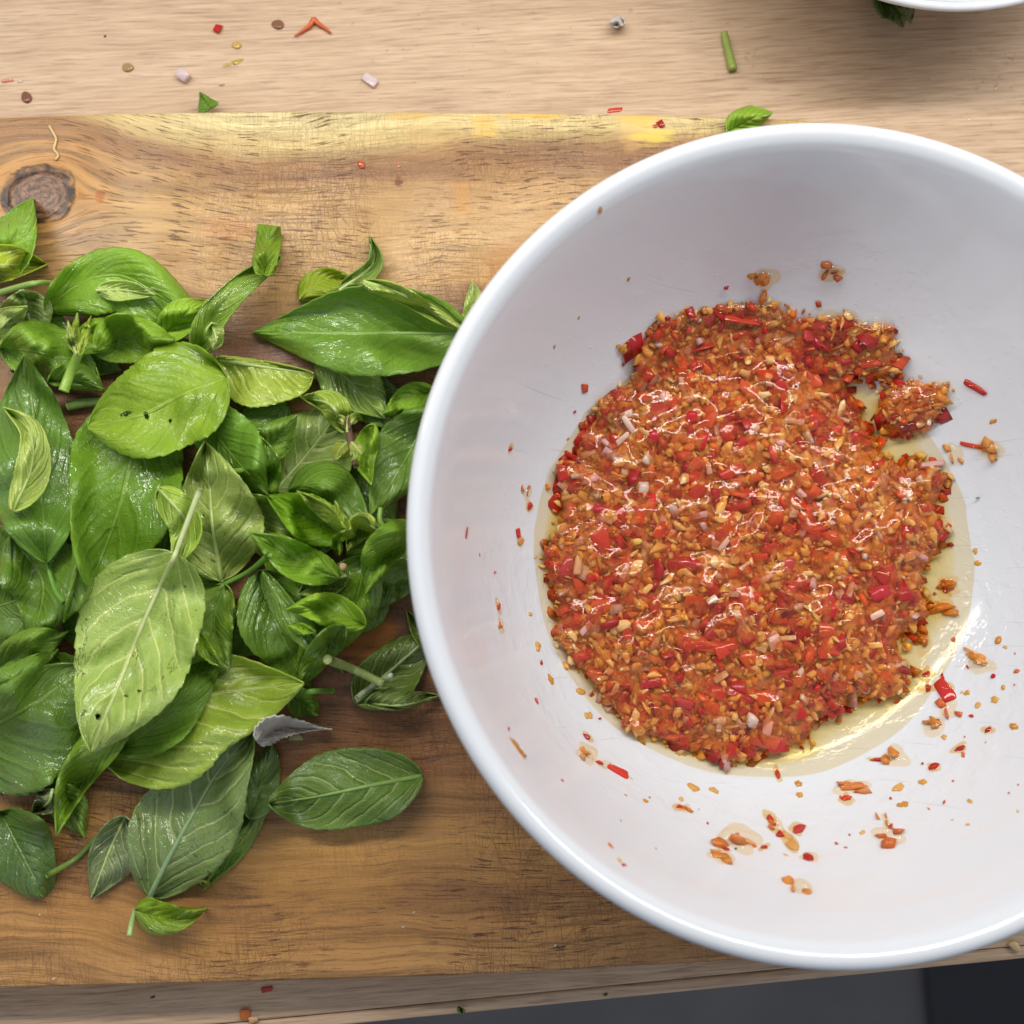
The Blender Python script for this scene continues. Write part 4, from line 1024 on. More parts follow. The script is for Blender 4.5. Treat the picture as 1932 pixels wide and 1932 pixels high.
# hand placed prominent ones: px, py, size mm, kind, stretch, colour, label
for px, py, s, k, st, rz, col, lb in [
    (1302, 588, 3.0, 'red', (.7, 1.5, 1), .2, (178, 30, 34), 'pointed red chilli piece sticking up at the top edge of the mash'),
    (1303, 788, 3.0, 'red', (1, 1, 1), .1, (200, 24, 40), 'square bright red chilli piece in the upper middle of the mash'),
    (1232, 826, 3.0, 'red', (1, 1, 1), .6, (190, 30, 52), 'red chilli square under a glossy bead, left of the brightest square'),
    (1135, 962, 3.2, 'red', (1.4, .8, 1), -.1, (186, 28, 54), 'crimson chilli oblong near the left edge of the mash'),
    (1062, 893, 3.2, 'red', (.8, 1.4, 1), .15, (196, 34, 32), 'fibrous red chilli strip on the upper left edge of the mash'),
    (1090, 1068, 4.6, 'shallot', (.45, 1.9, .8), -.12, (224, 170, 118), 'long pale stick of shallot at the left of the mash'),
    (1343, 1132, 3.2, 'shallot', (.9, .9, 1), .5, (246, 236, 230), 'white triangular shallot piece in the middle of the mash'),
    (1365, 1028, 3.0, 'shallot', (1, .9, 1), .9, (226, 180, 160), 'pale pink shallot block near the centre of the mash'),
    (1178, 1078, 3.0, 'shallot', (1.1, 1, 1), 1.1, (220, 172, 160), 'pink shallot square left of centre in the mash'),
    (1310, 718, 3.0, 'garlic', (1.3, .8, 1), .4, (226, 186, 100), 'yellow garlic lump near the top of the mash'),
    (1450, 712, 3.8, 'garlic', (1, 1.1, .8), .6, (222, 140, 72), 'round orange garlic clump at the top of the mash'),
    (1200, 1022, 3.2, 'garlic', (1, .9, 1), .1, (232, 182, 92), 'square yellow garlic piece left of the centre of the mash'),
    (1245, 822 + 370, 3.0, 'garlic', (1.3, .8, 1), .4, (230, 176, 84), 'plump yellow garlic piece in the lower left of the mash'),
    (1622, 1036, 3.0, 'garlic', (1.5, .7, 1), .1, (240, 206, 168), 'pale slim garlic piece at the right of the mash'),
    (1715, 1050, 3.0, 'shallot', (.9, 1.1, 1), .4, (234, 176, 150), 'pale pink shallot piece at the right edge of the mash'),
    (1655, 1160, 3.0, 'shallot', (.9, .9, 1), .5, (238, 196, 176), 'pale shallot block at the lower right of the mash'),
    (1660, 1120, 4.0, 'red', (1.2, 1, 1), .4, (186, 36, 44), 'broad red chilli flake at the right of the mash'),
    (1470, 1405, 4.2, 'red', (1.7, .8, 1), .1, (196, 40, 44), 'broad red chilli flake on the lower edge of the mash'),
    (1380, 1418, 2.6, 'red', (.7, 1.5, 1), .1, (190, 30, 34), 'narrow red chilli piece hanging from the lower edge of the mash'),
    (1385, 1352, 3.2, 'garlic', (1.3, .9, 1), .3, (226, 178, 108), 'pale garlic wedge near the lower edge of the mash'),
    (1160, 1300, 3.4, 'garlic', (1.3, .9, 1), .7, (222, 186, 132), 'pale garlic wedge on the lower left edge of the mash'),
    (1448, 1372, 4.0, 'shallot', (.5, 1.5, 1), -.2, (230, 160, 134), 'upright pinkish shallot sliver near the lower edge of the mash'),
    (1560, 855, 3.0, 'garlic', (1, 1, 1), .2, (236, 190, 130), 'glossy pale garlic bead at the right of the mash'),
    (1580, 865, 2.4, 'red', (.7, 1.2, 1), .3, (206, 34, 40), 'small bright red square beside the glossy garlic bead'),
    (1640, 640, 4.0, 'red', (1.2, 1.2, 1), .5, (160, 34, 40), 'large dark red chilli fold at the top right of the mash'),
    (1715, 745, 3.4, 'garlic', (1, 1.2, 1), .3, (224, 160, 92), 'orange garlic lump in the clump right of the mash'),
    (1545, 645, 2.6, 'red', (1, 1, 1), .7, (170, 24, 36), 'small dark red square at the top of the mash'),
    (1735, 800, 2.6, 'garlic', (1.2, .9, 1), .2, (232, 188, 150), 'pale garlic piece with a green speck in the right clump'),
    (1210, 820 + 560, 2.8, 'garlic', (1.2, 1, 1), .3, (226, 170, 80), 'garlic lump at the bottom left edge of the mash')]:
    occupied.append((px, py))
    chip(k, px, py, float(mash_h(np.array(float(px)), np.array(float(py)))) + 0.0019, s * MM * .66, lb, {'red': 'chilli piece', 'garlic': 'garlic piece', 'shallot': 'shallot piece'}[k], None, .15, st, rz, col)
scatter('red', 70, .0017, .0033)
scatter('garlic', 120, .0018, .0036)
scatter('shallot', 26, .0014, .0024)

# glossy sauce skin that clings over the mash
gm = rng.uniform(0, 1, gx.shape)
sk = MH.copy()
allp = np.concatenate([pp, np.array(occupied)]); allh = np.concatenate([hh + size * .9, mash_h(*np.array(occupied).T) + 0.0016]); allr = np.concatenate([size * 1.0, np.full(len(occupied), .0016)]) / PXM
for (x, y), h, r in zip(allp, allh, allr):
    i0, i1 = int((x - r * 1.3 - GX[0]) / 4), int((x + r * 1.3 - GX[0]) / 4) + 2; j0, j1 = int((y - r * 1.3 - GY[0]) / 4), int((y + r * 1.3 - GY[0]) / 4) + 2
    i0, j0 = max(i0, 0), max(j0, 0)
    w_ = 1 - ((gx[j0:j1, i0:i1] - x) ** 2 + (gy[j0:j1, i0:i1] - y) ** 2) / (r * 1.3) ** 2
    sk[j0:j1, i0:i1] = np.where(w_ > 0, np.maximum(sk[j0:j1, i0:i1], h - (1 - np.maximum(w_, 0)) * r * PXM * .8), sk[j0:j1, i0:i1])
for _ in range(9):
    zp = np.pad(sk, 1, mode='edge')
    sk = (2 * sk + zp[:-2, 1:-1] + zp[2:, 1:-1] + zp[1:-1, :-2] + zp[1:-1, 2:]) / 6
thick = np.zeros_like(gx)
for k in range(14):
    a = rng.uniform(0, 2 * np.pi); f = rng.uniform(0.02, 0.09)
    thick += np.sin(gx * f * np.cos(a) + gy * f * np.sin(a) + rng.uniform(0, 6)) / 14 ** 0.5
sk = sk - 0.00008 + 0.0005 * thick - 0.0022 * (dd < 5)
vs = PB(gx[sel], gy[sel], sk[sel])
fs = []
for j in range(gx.shape[0] - 1):
    for i in range(gx.shape[1] - 1):
        q = (idx[j, i], idx[j + 1, i], idx[j + 1, i + 1], idx[j, i + 1])
        if min(q) >= 0: fs.append(q)
bv, bf = [vs], list(fs); nb0 = len(vs)
us = [(0, 0, 1.0)] + [(math.cos(a) * math.sin(e), math.sin(a) * math.sin(e), math.cos(e)) for e in np.linspace(0.22, 1.5, 6) for a in np.linspace(0, 2 * math.pi, 14, endpoint=False)]
us = np.array(us)
sf = [(0, 1 + k, 1 + (k + 1) % 14) for k in range(14)] + [(1 + 14 * e + k, 1 + 14 * (e + 1) + k, 1 + 14 * (e + 1) + (k + 1) % 14, 1 + 14 * e + (k + 1) % 14) for e in range(5) for k in range(14)]
bead = [(x, y) for x, y in occupied if rng.random() < .55] + [tuple(q) for q in sample_px(130)]
for x, y in bead:
    s = rng.uniform(.0013, .0032)
    c0 = PB(np.array(x), np.array(y), float(mash_h(np.array(x), np.array(y))) + .0010)
    ang = rng.uniform(0, 6.28); ca_, sa_ = math.cos(ang), math.sin(ang)
    q = us * np.array([s * rng.uniform(1, 1.5), s, s * rng.uniform(.42, .7)])
    q = np.stack([q[:, 0] * ca_ - q[:, 1] * sa_, q[:, 0] * sa_ + q[:, 1] * ca_, q[:, 2]], -1) + c0
    bv.append(q); bf += [tuple(i + nb0 for i in f) for f in sf]; nb0 += len(q)
sauce = link('sauce_film', mesh_np('sauce_film', np.concatenate(bv), bf, [M_SAUCE, M_FILM], True, [1] * len(fs) + [0] * (len(bf) - len(fs))))
tag(sauce, 'thin glossy sauce skin clinging over the chilli mash', 'sauce', kind='stuff')

# pool of oil round the mash, its level meets the bowl all the way round
def pool():
    zp = ZF + 0.0052
    rr = np.concatenate([np.linspace(0.0005, 0.066, 12), np.linspace(0.0665, 0.0815, 44)])
    n = 220; vs, fs = [], []
    s_edge = float(np.interp((zp - ZF) / (ZR - ZF), _t, _s))
    re0 = R0 + (RR - R0) * s_edge
    cx, cy = BC + BOFF * 0.95
    for r in rr:
        for k in range(n):
            a = 2 * math.pi * k / n
            re = re0 + 0.0007 * math.sin(a * 5 + 1) + 0.0004 * math.sin(a * 13) + 0.0009 * math.sin(a * 2 + 2)
            z = zp + 0.0010 * math.exp(-max(re - r, 0) / 0.0011) - max(r - re - .0002, 0) * 1.6
            vs.append((cx + r * math.cos(a), cy + r * math.sin(a), z))
    m = len(rr)
    for i in range(m - 1):
        for k in range(n):
            k2 = (k + 1) % n
            fs.append((i * n + k, i * n + k2, (i + 1) * n + k2, (i + 1) * n + k))
    fs.append(tuple(range(n))[::-1])
    b = len(vs)
    for k in range(n):
        a = 2 * math.pi * k / n
        vs.append((cx + rr[-1] * math.cos(a), cy + rr[-1] * math.sin(a), ZF - 0.0012))
    for k in range(n):
        k2 = (k + 1) % n
        fs.append(((m - 1) * n + k, (m - 1) * n + k2, b + k2, b + k))
    fs.append(tuple(b + k for k in range(n)))
    me = mesh_np('oil_pool', vs, fs, [M_OIL], True)
    bm = bmesh.new(); bm.from_mesh(me); bmesh.ops.recalc_face_normals(bm, faces=bm.faces); bm.to_mesh(me); bm.free()
    o = link('oil_pool', me)
    tag(o, 'shallow yellow oil pool round the mash in the large white bowl', 'oil', kind='stuff')
pool()
def mat_tint(name, tint):
    t = NT(name)
    return t.done(t.node('ShaderNodeBsdfTransparent', {'Color': tint + (1,)}).outputs[0])
M_TINT = mat_tint('settled_chilli_oil', (0.994, 0.982, 0.925))
def oil_layers():
    outd = np.where(ins, 0.0, np.minimum(edist(MASH, gx, gy), edist(CLUMP, gx, gy)))
    wob = 1 + .35 * np.sin(gx * .03 + 1) * np.sin(gy * .027)
    pool_o = bpy.data.objects['oil_pool']
    for lim, dz in ((7, .0008), (13, .0012), (20, .0016), (28, .0020), (37, .0024), (48, .0028)):
        m = (outd < lim * wob) & (dd < 14)
        ix = -np.ones(gx.shape, int); s2 = np.where(m); ix[s2] = np.arange(len(s2[0]))
        v = PZ(gx[s2], gy[s2], ZF + .0052 - dz)
        f = []
        for j in range(gx.shape[0] - 1):
            for i in range(gx.shape[1] - 1):
                q = (ix[j, i], ix[j + 1, i], ix[j + 1, i + 1], ix[j, i + 1])
                if min(q) >= 0: f.append(q)
        link('settled_oil', mesh_np('settled_oil', v, f, [M_TINT]), pool_o)
oil_layers()

# bits flung on the wall of the bowl
def blob_mesh(name, seed, mat):
    r = np.random.default_rng(seed)
    bm = bmesh.new()
    bmesh.ops.create_icosphere(bm, subdivisions=3, radius=1)
    a = r.uniform(-1, 1, (5, 3))
    for v in bm.verts:
        d = v.co.normalized()
        s = 1 + .28 * math.sin(d.x * 3 * a[0, 0] + d.y * 3 * a[0, 1] + a[0, 2] * 3) + .18 * math.sin(d.x * 6 * a[1, 0] + d.y * 6 * a[1, 1] + a[1, 2] * 3)
        v.co = d * s
        v.co.z *= .42
        if v.co.z < -.12: v.co.z = -.12
    return bm_mesh(name, bm, [mat], True)
DROPS = [blob_mesh('oil_drop', 50 + i, M_BIT) for i in range(8)]
def oildrop(px, py, s, label, st=(1, 1, 1), col=(222, 160, 62), rz=None, group='orange oil drops on the bowl wall'):
    o = link('oil_drop', DROPS[int(rng.integers(8))])
    o.location = PB(np.array(float(px)), np.array(float(py)), 0.0001)
    o.scale = np.array(st) * s
    o.rotation_euler = orient_bowl(px, py, rng.uniform(0, 6.28) if rz is None else rz)
    o.color = lin(*col) + (1,)
    return tag(o, label, 'oil drop', group)
def orient_bowl(px, py, rz):
    a = PB(np.array(float(px)), np.array(float(py))); e = 0.001
    gxn = (zin(a[0] + e, a[1]) - zin(a[0] - e, a[1])) / (2 * e); gyn = (zin(a[0], a[1] + e) - zin(a[0], a[1] - e)) / (2 * e)
    nrm = Vector((-float(gxn), -float(gyn), 1)).normalized()
    q = Vector((0, 0, 1)).rotation_difference(nrm)
    return (q.to_matrix() @ Euler((0, 0, rz)).to_matrix()).to_euler()
def clump_mesh(i):
    r = np.random.default_rng(700 + i)
    bm = bmesh.new()
    for k in range(int(r.integers(3, 6))):
        b2 = bmesh.new()
        off = np.array([r.normal(0, .42), r.normal(0, .34), 0.05])
        q = hull_pts('orange', r) * r.uniform(.38, .75) @ rotm(r, .4).T + off
        vs = [b2.verts.new(p) for p in q]
        bmesh.ops.convex_hull(b2, input=b2.verts)
        bmesh.ops.delete(b2, geom=[v for v in b2.verts if not v.link_faces], context='VERTS')
        me = bpy.data.meshes.new('tmp'); b2.to_mesh(me); b2.free(); bm.from_mesh(me); bpy.data.meshes.remove(me)
    bmesh.ops.recalc_face_normals(bm, faces=bm.faces)
    return bm_mesh('pulp_piece', bm, [M_BIT], True)
CHIPS['red2'] = []
for i in range(8):
    CHIPS['red2'].append(chip_mesh('chilli_piece', 'orange', 1300 + i, M_BIT))
CLUMPS = [clump_mesh(i) for i in range(8)]
SKINS = [blob_mesh('sauce_skin', 80 + i, M_SAUCE) for i in range(6)]
def wetskin(o, k, zk=1.0):
    c = link('sauce_skin', SKINS[int(rng.integers(6))], o)
    c.scale = (k, k * .9, 1.9 * zk)
    c.rotation_euler = (0, 0, rng.uniform(0, 6.28))
def flung(kind, px, py, s, st, rz, col, label, cat=None, h=.0006):
    if kind == 'orange':
        o = oildrop(px, py, s * MM * .62, label, (st[0], st[1], 1.0), col, rz, 'bits flung on the bowl wall')
        o.scale = [v * 2.6 for v in o.scale]
        o.name = 'pulp_piece'; o.data = CLUMPS[int(rng.integers(8))]
        wetskin(o, .72, .6)
        o['category'] = 'pulp piece'
        return o
    o = chip(kind, px, py, h, s * MM * .88, label, cat or {'red': 'chilli piece', 'garlic': 'garlic piece', 'orange': 'pulp piece', 'shallot': 'shallot piece'}[kind], 'bits flung on the bowl wall', 0, st, 0, col)
    if kind == 'red' and rng.random() < .85: o.data = CHIPS['red2'][int(rng.integers(8))]
    o.rotation_euler = orient_bowl(px, py, rz)
    if s > 1.7: wetskin(o, 1.05, .5)
    return o
RD, OR = (196, 26, 28), (216, 134, 52)
for a in [
    ('red', 963, 847, 1.9, (.8, .9, 1), .3, RD, 'single red chilli bit on the bare left wall of the bowl'),
    ('orange', 994, 930, 1.6, (.8, 1.2, 1), .2, (214, 122, 60), 'orange pulp shred above a red bit at the left wall of the bowl'),
    ('red', 1000, 955, 2.2, (.9, 1.2, .8), .9, RD, 'red chilli wedge below the orange shred at the left wall of the bowl'),
    ('red', 881, 1005, 1.4, (.4, 1.5, 1), -.2, (190, 60, 40), 'thin red chilli fleck nearest the left rim of the bowl'),
    ('red', 979, 1006, 1.5, (1, 1, 1), .4, (206, 44, 40), 'red bit fused to a garlic crumb at the left of the pool'),
    ('garlic', 983, 1022, 2.0, (1.1, .9, .6), .4, (228, 166, 100), 'garlic crumb under a red bit at the left of the pool'),
    ('red', 941, 1145, 2.0, (.8, 1.3, 1), .1, (206, 56, 36), 'orange red chilli drop on the lower left wall of the bowl'),
    ('red', 934, 1080, 1.0, (1, 1, 1), .1, (206, 84, 50), 'tiny orange fleck on the left wall of the bowl'),
    ('orange', 944, 1182, 1.5, (.8, 1.2, .7), .1, OR, 'orange pulp speck under the chilli drop on the lower left wall'),
    ('red', 1022, 1250, 1.5, (.9, 1.2, 1), .6, RD, 'red bit at the left edge of the oil pool'),
    ('red', 1013, 1322, 1.6, (.6, 1.6, 1), .5, (214, 74, 52), 'pale red chilli sliver on the lower left wall of the bowl'),
    ('red', 960, 1375, 1.0, (.8, 1.4, 1), .3, RD, 'tiny red fleck at the lower left of the bowl'),
    ('orange', 975, 1412, 1.6, (.25, 2.2, .6), .6, (214, 144, 70), 'thin orange thread on the lower left wall of the bowl'),
    ('red', 1107, 1389, 2.2, (1, .8, 1), -.6, (190, 24, 44), 'red chilli triangle above the orange clump at the lower left of the pool'),
    ('orange', 1105, 1423, 3.2, (1, 1, .5), .5, (222, 158, 78), 'orange garlic clump below the oil pool at the lower left'),
    ('red', 1132, 1440, 2.2, (1.2, .6, .8), -.5, (206, 44, 34), 'red strip attached to the orange clump at the lower left'),
    ('red', 1168, 1455, 3.2, (1.7, .5, .8), -.4, (222, 58, 36), 'long bright red chilli strip below the pool at the lower left'),
    ('red', 1132, 1356, 1.2, (1, 1, 1), .4, RD, 'tiny red fleck in the lower left edge of the pool'),
    ('red', 1283, 1522, 2.2, (1.1, .9, .8), .4, (212, 50, 40), 'red bit with an orange drop on the lower wall of the bowl'),
    ('orange', 1295, 1526, 1.4, (1, 1, .6), .4, OR, 'orange drop joined to a red bit on the lower wall'),
    ('red', 1335, 1553, .9, (1, 1, 1), .4, (206, 66, 50), 'tiny red fleck alone on the lower wall of the bowl'),
    ('orange', 1398, 1592, 4.8, (1.5, .9, .4), .1, (210, 122, 46), 'long orange pulp clump with a green speck on the lower wall of the bowl'),
    ('red', 1442, 1598, 2.0, (1.2, .8, .8), .5, RD, 'red tip at the right end of the long orange clump'),
    ('red', 1368, 1602, 2.0, (1.2, .8, .8), -.2, (190, 36, 36), 'red bit at the left end of the long orange clump'),
    ('shallot', 1412, 1588, 1.8, (1.3, .8, .8), -.5, (238, 190, 166), 'pale shallot piece on the long orange clump'),
    ('orange', 1358, 1618, 2.4, (1.3, .9, .5), -.5, (222, 150, 66), 'orange pulp drop below the left end of the long clump'),
    ('red', 1455, 1542, 2.6, (.9, 1.2, .8), .6, RD, 'red upper end of the chilli strip on the lower wall of the bowl'),
    ('orange', 1462, 1556, 2.4, (.9, 1.2, .7), .6, (224, 124, 44), 'orange middle of the chilli strip on the lower wall'),
    ('red', 1474, 1572, 2.8, (1, 1.1, .7), .6, (186, 26, 28), 'dark red lower end of the chilli strip on the lower wall'),
    ('red', 1505, 1565, 3.0, (1.2, .9, .7), .5, (200, 60, 62), 'pinkish red chilli flesh beside the yellow pith on the lower wall'),
    ('garlic', 1495, 1592, 3.6, (.8, 1.3, .5), .1, (226, 184, 122), 'yellow pith clump between two red bits on the lower wall'),
    ('red', 1524, 1617, 2.8, (.9, 1.1, .8), .6, (186, 24, 28), 'deep red chilli square below the yellow pith'),
    ('orange', 1676, 1578, 3.2, (1.1, 1, .5), .2, (212, 110, 42), 'orange pulp clump with a spike on the lower right wall'),
    ('orange', 1672, 1552, 1.8, (.5, 1.6, .6), .1, (226, 150, 60), 'spike of the orange pulp clump on the lower right wall'),
    ('orange', 1505, 1672, 2.8, (.9, 1.1, .5), .2, (228, 150, 62), 'orange garlic slice lying lowest in the bowl'),
    ('orange', 1608, 1488, 3.2, (1.5, .7, .5), -.2, (230, 150, 86), 'orange flake under a clear bead on the lower right wall'),
    ('red', 1597, 1506, 2.6, (1.2, .9, .6), -.3, (216, 66, 44), 'red orange wedge below the bead on the lower right wall'),
    ('red', 1620, 1493, 1.8, (1.4, .5, .6), .1, RD, 'narrow red strip on the flake under the clear bead'),
    ('orange', 1690, 1425, 3.6, (1, 1.2, .5), .3, (224, 150, 74), 'orange clump on the lower right edge of the pool'),
    ('red', 1655, 1433, 2.2, (1.6, .5, .7), -.15, RD, 'red chilli needle joined to the orange clump at the pool edge'),
    ('red', 1760, 1446, 2.2, (1.1, .9, .8), .2, RD, 'red chilli bit right of the orange clump at the pool edge'),
    ('red', 1811, 1412, 2.4, (1.3, .9, .7), .4, (190, 32, 34), 'red chilli wedge on the right wall of the bowl'),
    ('red', 1864, 1377, 2.0, (1.1, .9, .9), .8, (180, 28, 32), 'small red chilli cube on the right wall of the bowl'),
    ('red', 1748, 1272, 2.4, (.9, 1.1, .9), .2, (190, 36, 36), 'upper red chilli square on the right edge of the pool'),
    ('red', 1750, 1298, 2.6, (1, .9, .9), .05, (186, 18, 26), 'lower red chilli square on the right edge of the pool'),
    ('red', 1783, 1302, 3.4, (.9, 1.2, .8), .5, (206, 46, 42), 'big red chilli lump on the right edge of the pool'),
    ('orange', 1792, 1335, 2.6, (.9, 1.3, .6), .5, (222, 112, 60), 'orange tail under the big red lump at the right'),
    ('orange', 1762, 1368, 3.0, (1, .9, .6), -.3, (222, 154, 74), 'orange drop with a pulp tail right of the pool'),
    ('orange', 1790, 1106, 3.0, (1.1, .9, .6), .2, (212, 124, 50), 'orange pulp clump at the right edge of the pool'),
    ('red', 1785, 1112, 2.4, (.8, 1.2, .8), .4, (180, 40, 38), 'red chilli piece in the clump at the right edge of the pool'),
    ('orange', 1770, 1150, 3.6, (1.5, .8, .6), .05, (220, 142, 60), 'long orange piece below the red one at the right of the pool'),
    ('orange', 1740, 1210, 3.0, (.9, 1.2, .6), .3, (206, 130, 44), 'curled orange strand in the oil at the right of the mash'),
    ('orange', 1854, 1252, 3.2, (1.5, .9, .5), -.6, (230, 160, 74), 'orange drop high on the right wall of the bowl'),
    ('red', 1873, 1275, 1.4, (1, .9, .9), .4, RD, 'tiny red bit below the orange drop on the right wall'),
    ('red', 1837, 730, 2.6, (1.6, .4, .8), -.5, (188, 26, 34), 'straight red chilli stick on the upper right wall of the bowl'),
    ('orange', 1866, 848, 3.2, (1, 1, .5), -.5, (224, 160, 84), 'orange drop at the end of a red shred on the right wall'),
    ('red', 1832, 841, 2.4, (1.7, .35, .7), -.2, (206, 54, 34), 'thin red shred on the right wall of the bowl'),
    ('orange', 1800, 855, 2.4, (.7, 1.3, .6), .5, (222, 164, 96), 'orange crumb left of the red shred on the right wall'),
    ('orange', 1446, 528, 3.6, (1, 1.2, .6), .2, (204, 132, 60), 'orange garlic clump on the shaded upper wall of the bowl'),
    ('orange', 1572, 510, 3.0, (1, 1, .7), .2, (190, 112, 60), 'orange clump with a red strip on the shaded upper wall'),
    ('red', 1576, 514, 2.2, (1.2, .6, .9), .3, (160, 34, 32), 'red strip on the orange clump of the shaded upper wall'),
    ('red', 1544, 575, 1.1, (.8, 1.3, 1), .3, (200, 90, 40), 'tiny orange red fleck below the clump on the upper wall'),
    ('orange', 1178, 660, 2.4, (.9, 1.2, .7), .1, (216, 150, 58), 'orange drop on the upper left edge of the pool'),
    ('red', 1176, 688, 1.3, (.8, 1.1, 1), .2, (196, 56, 40), 'red dot under the orange drop at the upper left of the pool'),
    ('red', 1103, 733, 1.5, (.8, 1.2, 1), .4, (206, 80, 44), 'orange red bit at the upper left of the pool'),
    ('red', 1085, 777, .9, (1, 1, 1), .2, RD, 'tiny red dot at the upper left edge of the pool'),
    ('red', 1467, 1460, 2.0, (.6, 1.4, .8), .1, (206, 50, 34), 'red chilli bar floating at the bottom of the oil pool'),
    ('red', 1382, 1442, 1.6, (.8, 1.2, .8), .1, (214, 86, 44), 'orange chilli tip in the oil below the mash'),
    ('red', 1690, 625, 1.6, (.6, 1.3, .9), .4, (170, 30, 34), 'dark red drop on the upper right tip of the mash'),
    ('red', 1740, 1440, .7, (1, 1, 1), 0, RD, 'tiny red speck near the lower right chilli bit')]:
    flung(*a)
for i, (x, y, s, st) in enumerate([(1072, 828, .8, (1, 1, 1)), (1016, 1220, 2.6, (.8, 1.2, 1)), (1040, 1282, 2.4, (1, .9, 1)), (1095, 1305, 2.0, (.8, 1.3, 1)), (1110, 1350, 2.2, (1, 1, 1)), (1218, 1512, 1.4, (.8, 1.2, 1)), (1308, 1487, 2.6, (1, 1, 1)), (1347, 1490, 2.0, (1, 1.1, 1)),
                    (1507, 1478, 1.8, (1, 1, 1)), (1508, 1500, 1.7, (1, 1, 1)), (1697, 1484, 2.6, (1.2, .9, 1)), (1703, 1518, 1.9, (1.1, 1, 1)), (1740, 1476, 1.8, (1.1, .9, 1)), (1829, 1512, 1.3, (1.1, .8, 1)), (1883, 1208, 1.8, (1.1, .8, 1)), (1845, 1062, 1.4, (1, 1, 1)), (1840, 1040, 1.3, (.9, 1.1, 1)), (1874, 795, 1.5, (.9, 1.1, 1)),
                    (1132, 396, 1.4, (.8, 1.1, .6)), (1186, 527, 1.3, (1, .8, .5)), (1092, 600, .8, (1, 1, .5)), (1046, 655, .9, (1, 1, .5)), (1000, 1158, 1.2, (.9, 1.2, 1)), (905, 1047, .8, (1, 1, .5)), (812, 1122, .9, (1.1, .8, .5)), (1876, 1320, 1.8, (1.1, 1, 1)), (1912, 1372, 1.9, (1, 1, 1)), (1893, 1297, 1.3, (1, .7, 1)), (1780, 1390, 1.5, (1, 1, 1)), (1180, 1500, .8, (1, 1, 1)), (1825, 1308, 1.6, (.8, 1.2, 1))]):
    c = [(222, 166, 72), (226, 176, 92), (214, 150, 56)][i % 3] if y > 700 else (196, 150, 96)
    oildrop(x, y, s * MM * .62, ['tiny', 'small', 'plump'][0 if s < 1.3 else 1 if s < 1.95 else 2] + ' orange oil drop on the large bowl, ' + region(x, y, 1430, 1020, 200, 470), st, c)
for k in range(46):
    if k < 24: x, y = rng.uniform(1740, 1925), rng.uniform(1180, 1560)
    else: x, y = rng.uniform(1060, 1760), rng.uniform(1470, 1640)
    p_ = PB(np.array(x), np.array(y))
    s = rng.uniform(.5, 1.5)
    if k % 3: oildrop(x, y, s * MM * .6, 'fine orange splash fleck on the bowl wall ' + ('right of the oil pool' if k < 24 else 'below the oil pool'), (rng.uniform(.6, 1.2), 1, .8), [(226, 160, 76), (216, 120, 60), (232, 184, 110)][k % 3], None, 'fine splash flecks in the bowl')
    else: flung('red', x, y, s, (rng.uniform(.7, 1.5), .8, .8), rng.uniform(0, 6), (204, 60, 42), 'fine red chilli fleck on the bowl wall ' + ('right of the oil pool' if k < 24 else 'below the oil pool'))
for x, y, s, lb in [(1845, 940, 1.4, 'green herb fleck at the right edge of the pool'), (1736, 800, 1.2, 'green speck in the pulp clump right of the mash'), (1388, 1601, 1.1, 'green speck on the long orange clump'), (1516, 1419, 1.0, 'dark green speck at the lower edge of the mash')]:
    o = chip('garlic', x, y, .0022 if y < 830 else .0012, s * MM * .7, lb, 'herb fleck', None, .1, (1, .8, .7), 0, (70, 104, 30))
# ================================================================== scraps on the worktop and the board
def scrap(kind, name, px, py, z, s, st, rz, col, label, cat, tilt=.1):
    me = chip_mesh(name, kind, int(px * 3 + py), M_BIT)
    o = link(name, me)
    sc = np.array(st) * s * MM
    low = min(v.co.z for v in me.vertices) * sc[2]
    p = PZ(float(px), float(py), z - low)
    o.location = p; o.scale = sc; o.rotation_euler = (0, 0, rz); o.color = lin(*col) + (1,)
    return tag(o, label, cat)
def seed(px, py, z, s, col, label):
    bm = bmesh.new(); bmesh.ops.create_icosphere(bm, subdivisions=3, radius=1)
    for v in bm.verts:
        r = math.hypot(v.co.x, v.co.y)
        v.co.z *= .30 - .10 * math.exp(-(r / .45) ** 2)
        if v.co.x > .5: v.co.x += (v.co.x - .5) * .5; 
    o = link('chilli_seed', bm_mesh('chilli_seed', bm, [M_BIT], True))
    o.scale = (s * MM, s * MM * .9, s * MM); o.location = PZ(float(px), float(py), z + .25 * s * MM); o.rotation_euler = (0, 0, (px * 7) % 6)
    o.color = lin(*col) + (1,)
    tag(o, label, 'chilli seed')
scrap('red', 'chilli_piece', 411, 54, 0, 1.9, (.9, .9, 1), .9, (196, 20, 22), 'bright red chilli triangle on the worktop behind the board', 'chilli piece')
seed(525, 46, 0, 2.1, (136, 98, 68), 'brown chilli seed beside the orange shred on the worktop')
seed(240, 127, 0, 1.9, (168, 140, 96), 'greenish tan chilli seed left of the pale shallot cube')
seed(50, 184, 0, 2.1, (132, 88, 66), 'brown chilli seed behind the board near the left border')
seed(447, 85, 0, 1.6, (206, 170, 86), 'yellow chilli seed below the red triangle')
scrap('red', 'peppercorn_crumb', 198, 68, 0, .9, (1, .7, .7), .3, (106, 70, 56), 'tiny dark crumb at the upper left of the worktop', 'crumb')
scrap('shallot', 'shallot_piece', 345, 143, 0, 3.0, (.75, 1.4, 1), .95, (224, 208, 214), 'pale lilac shallot cube on the worktop above the board', 'shallot piece')
scrap('shallot', 'shallot_piece', 697, 152, 0, 3.0, (1.0, 1.0, .7), -.6, (222, 210, 212), 'slim pale shallot wedge in the middle of the worktop', 'shallot piece')
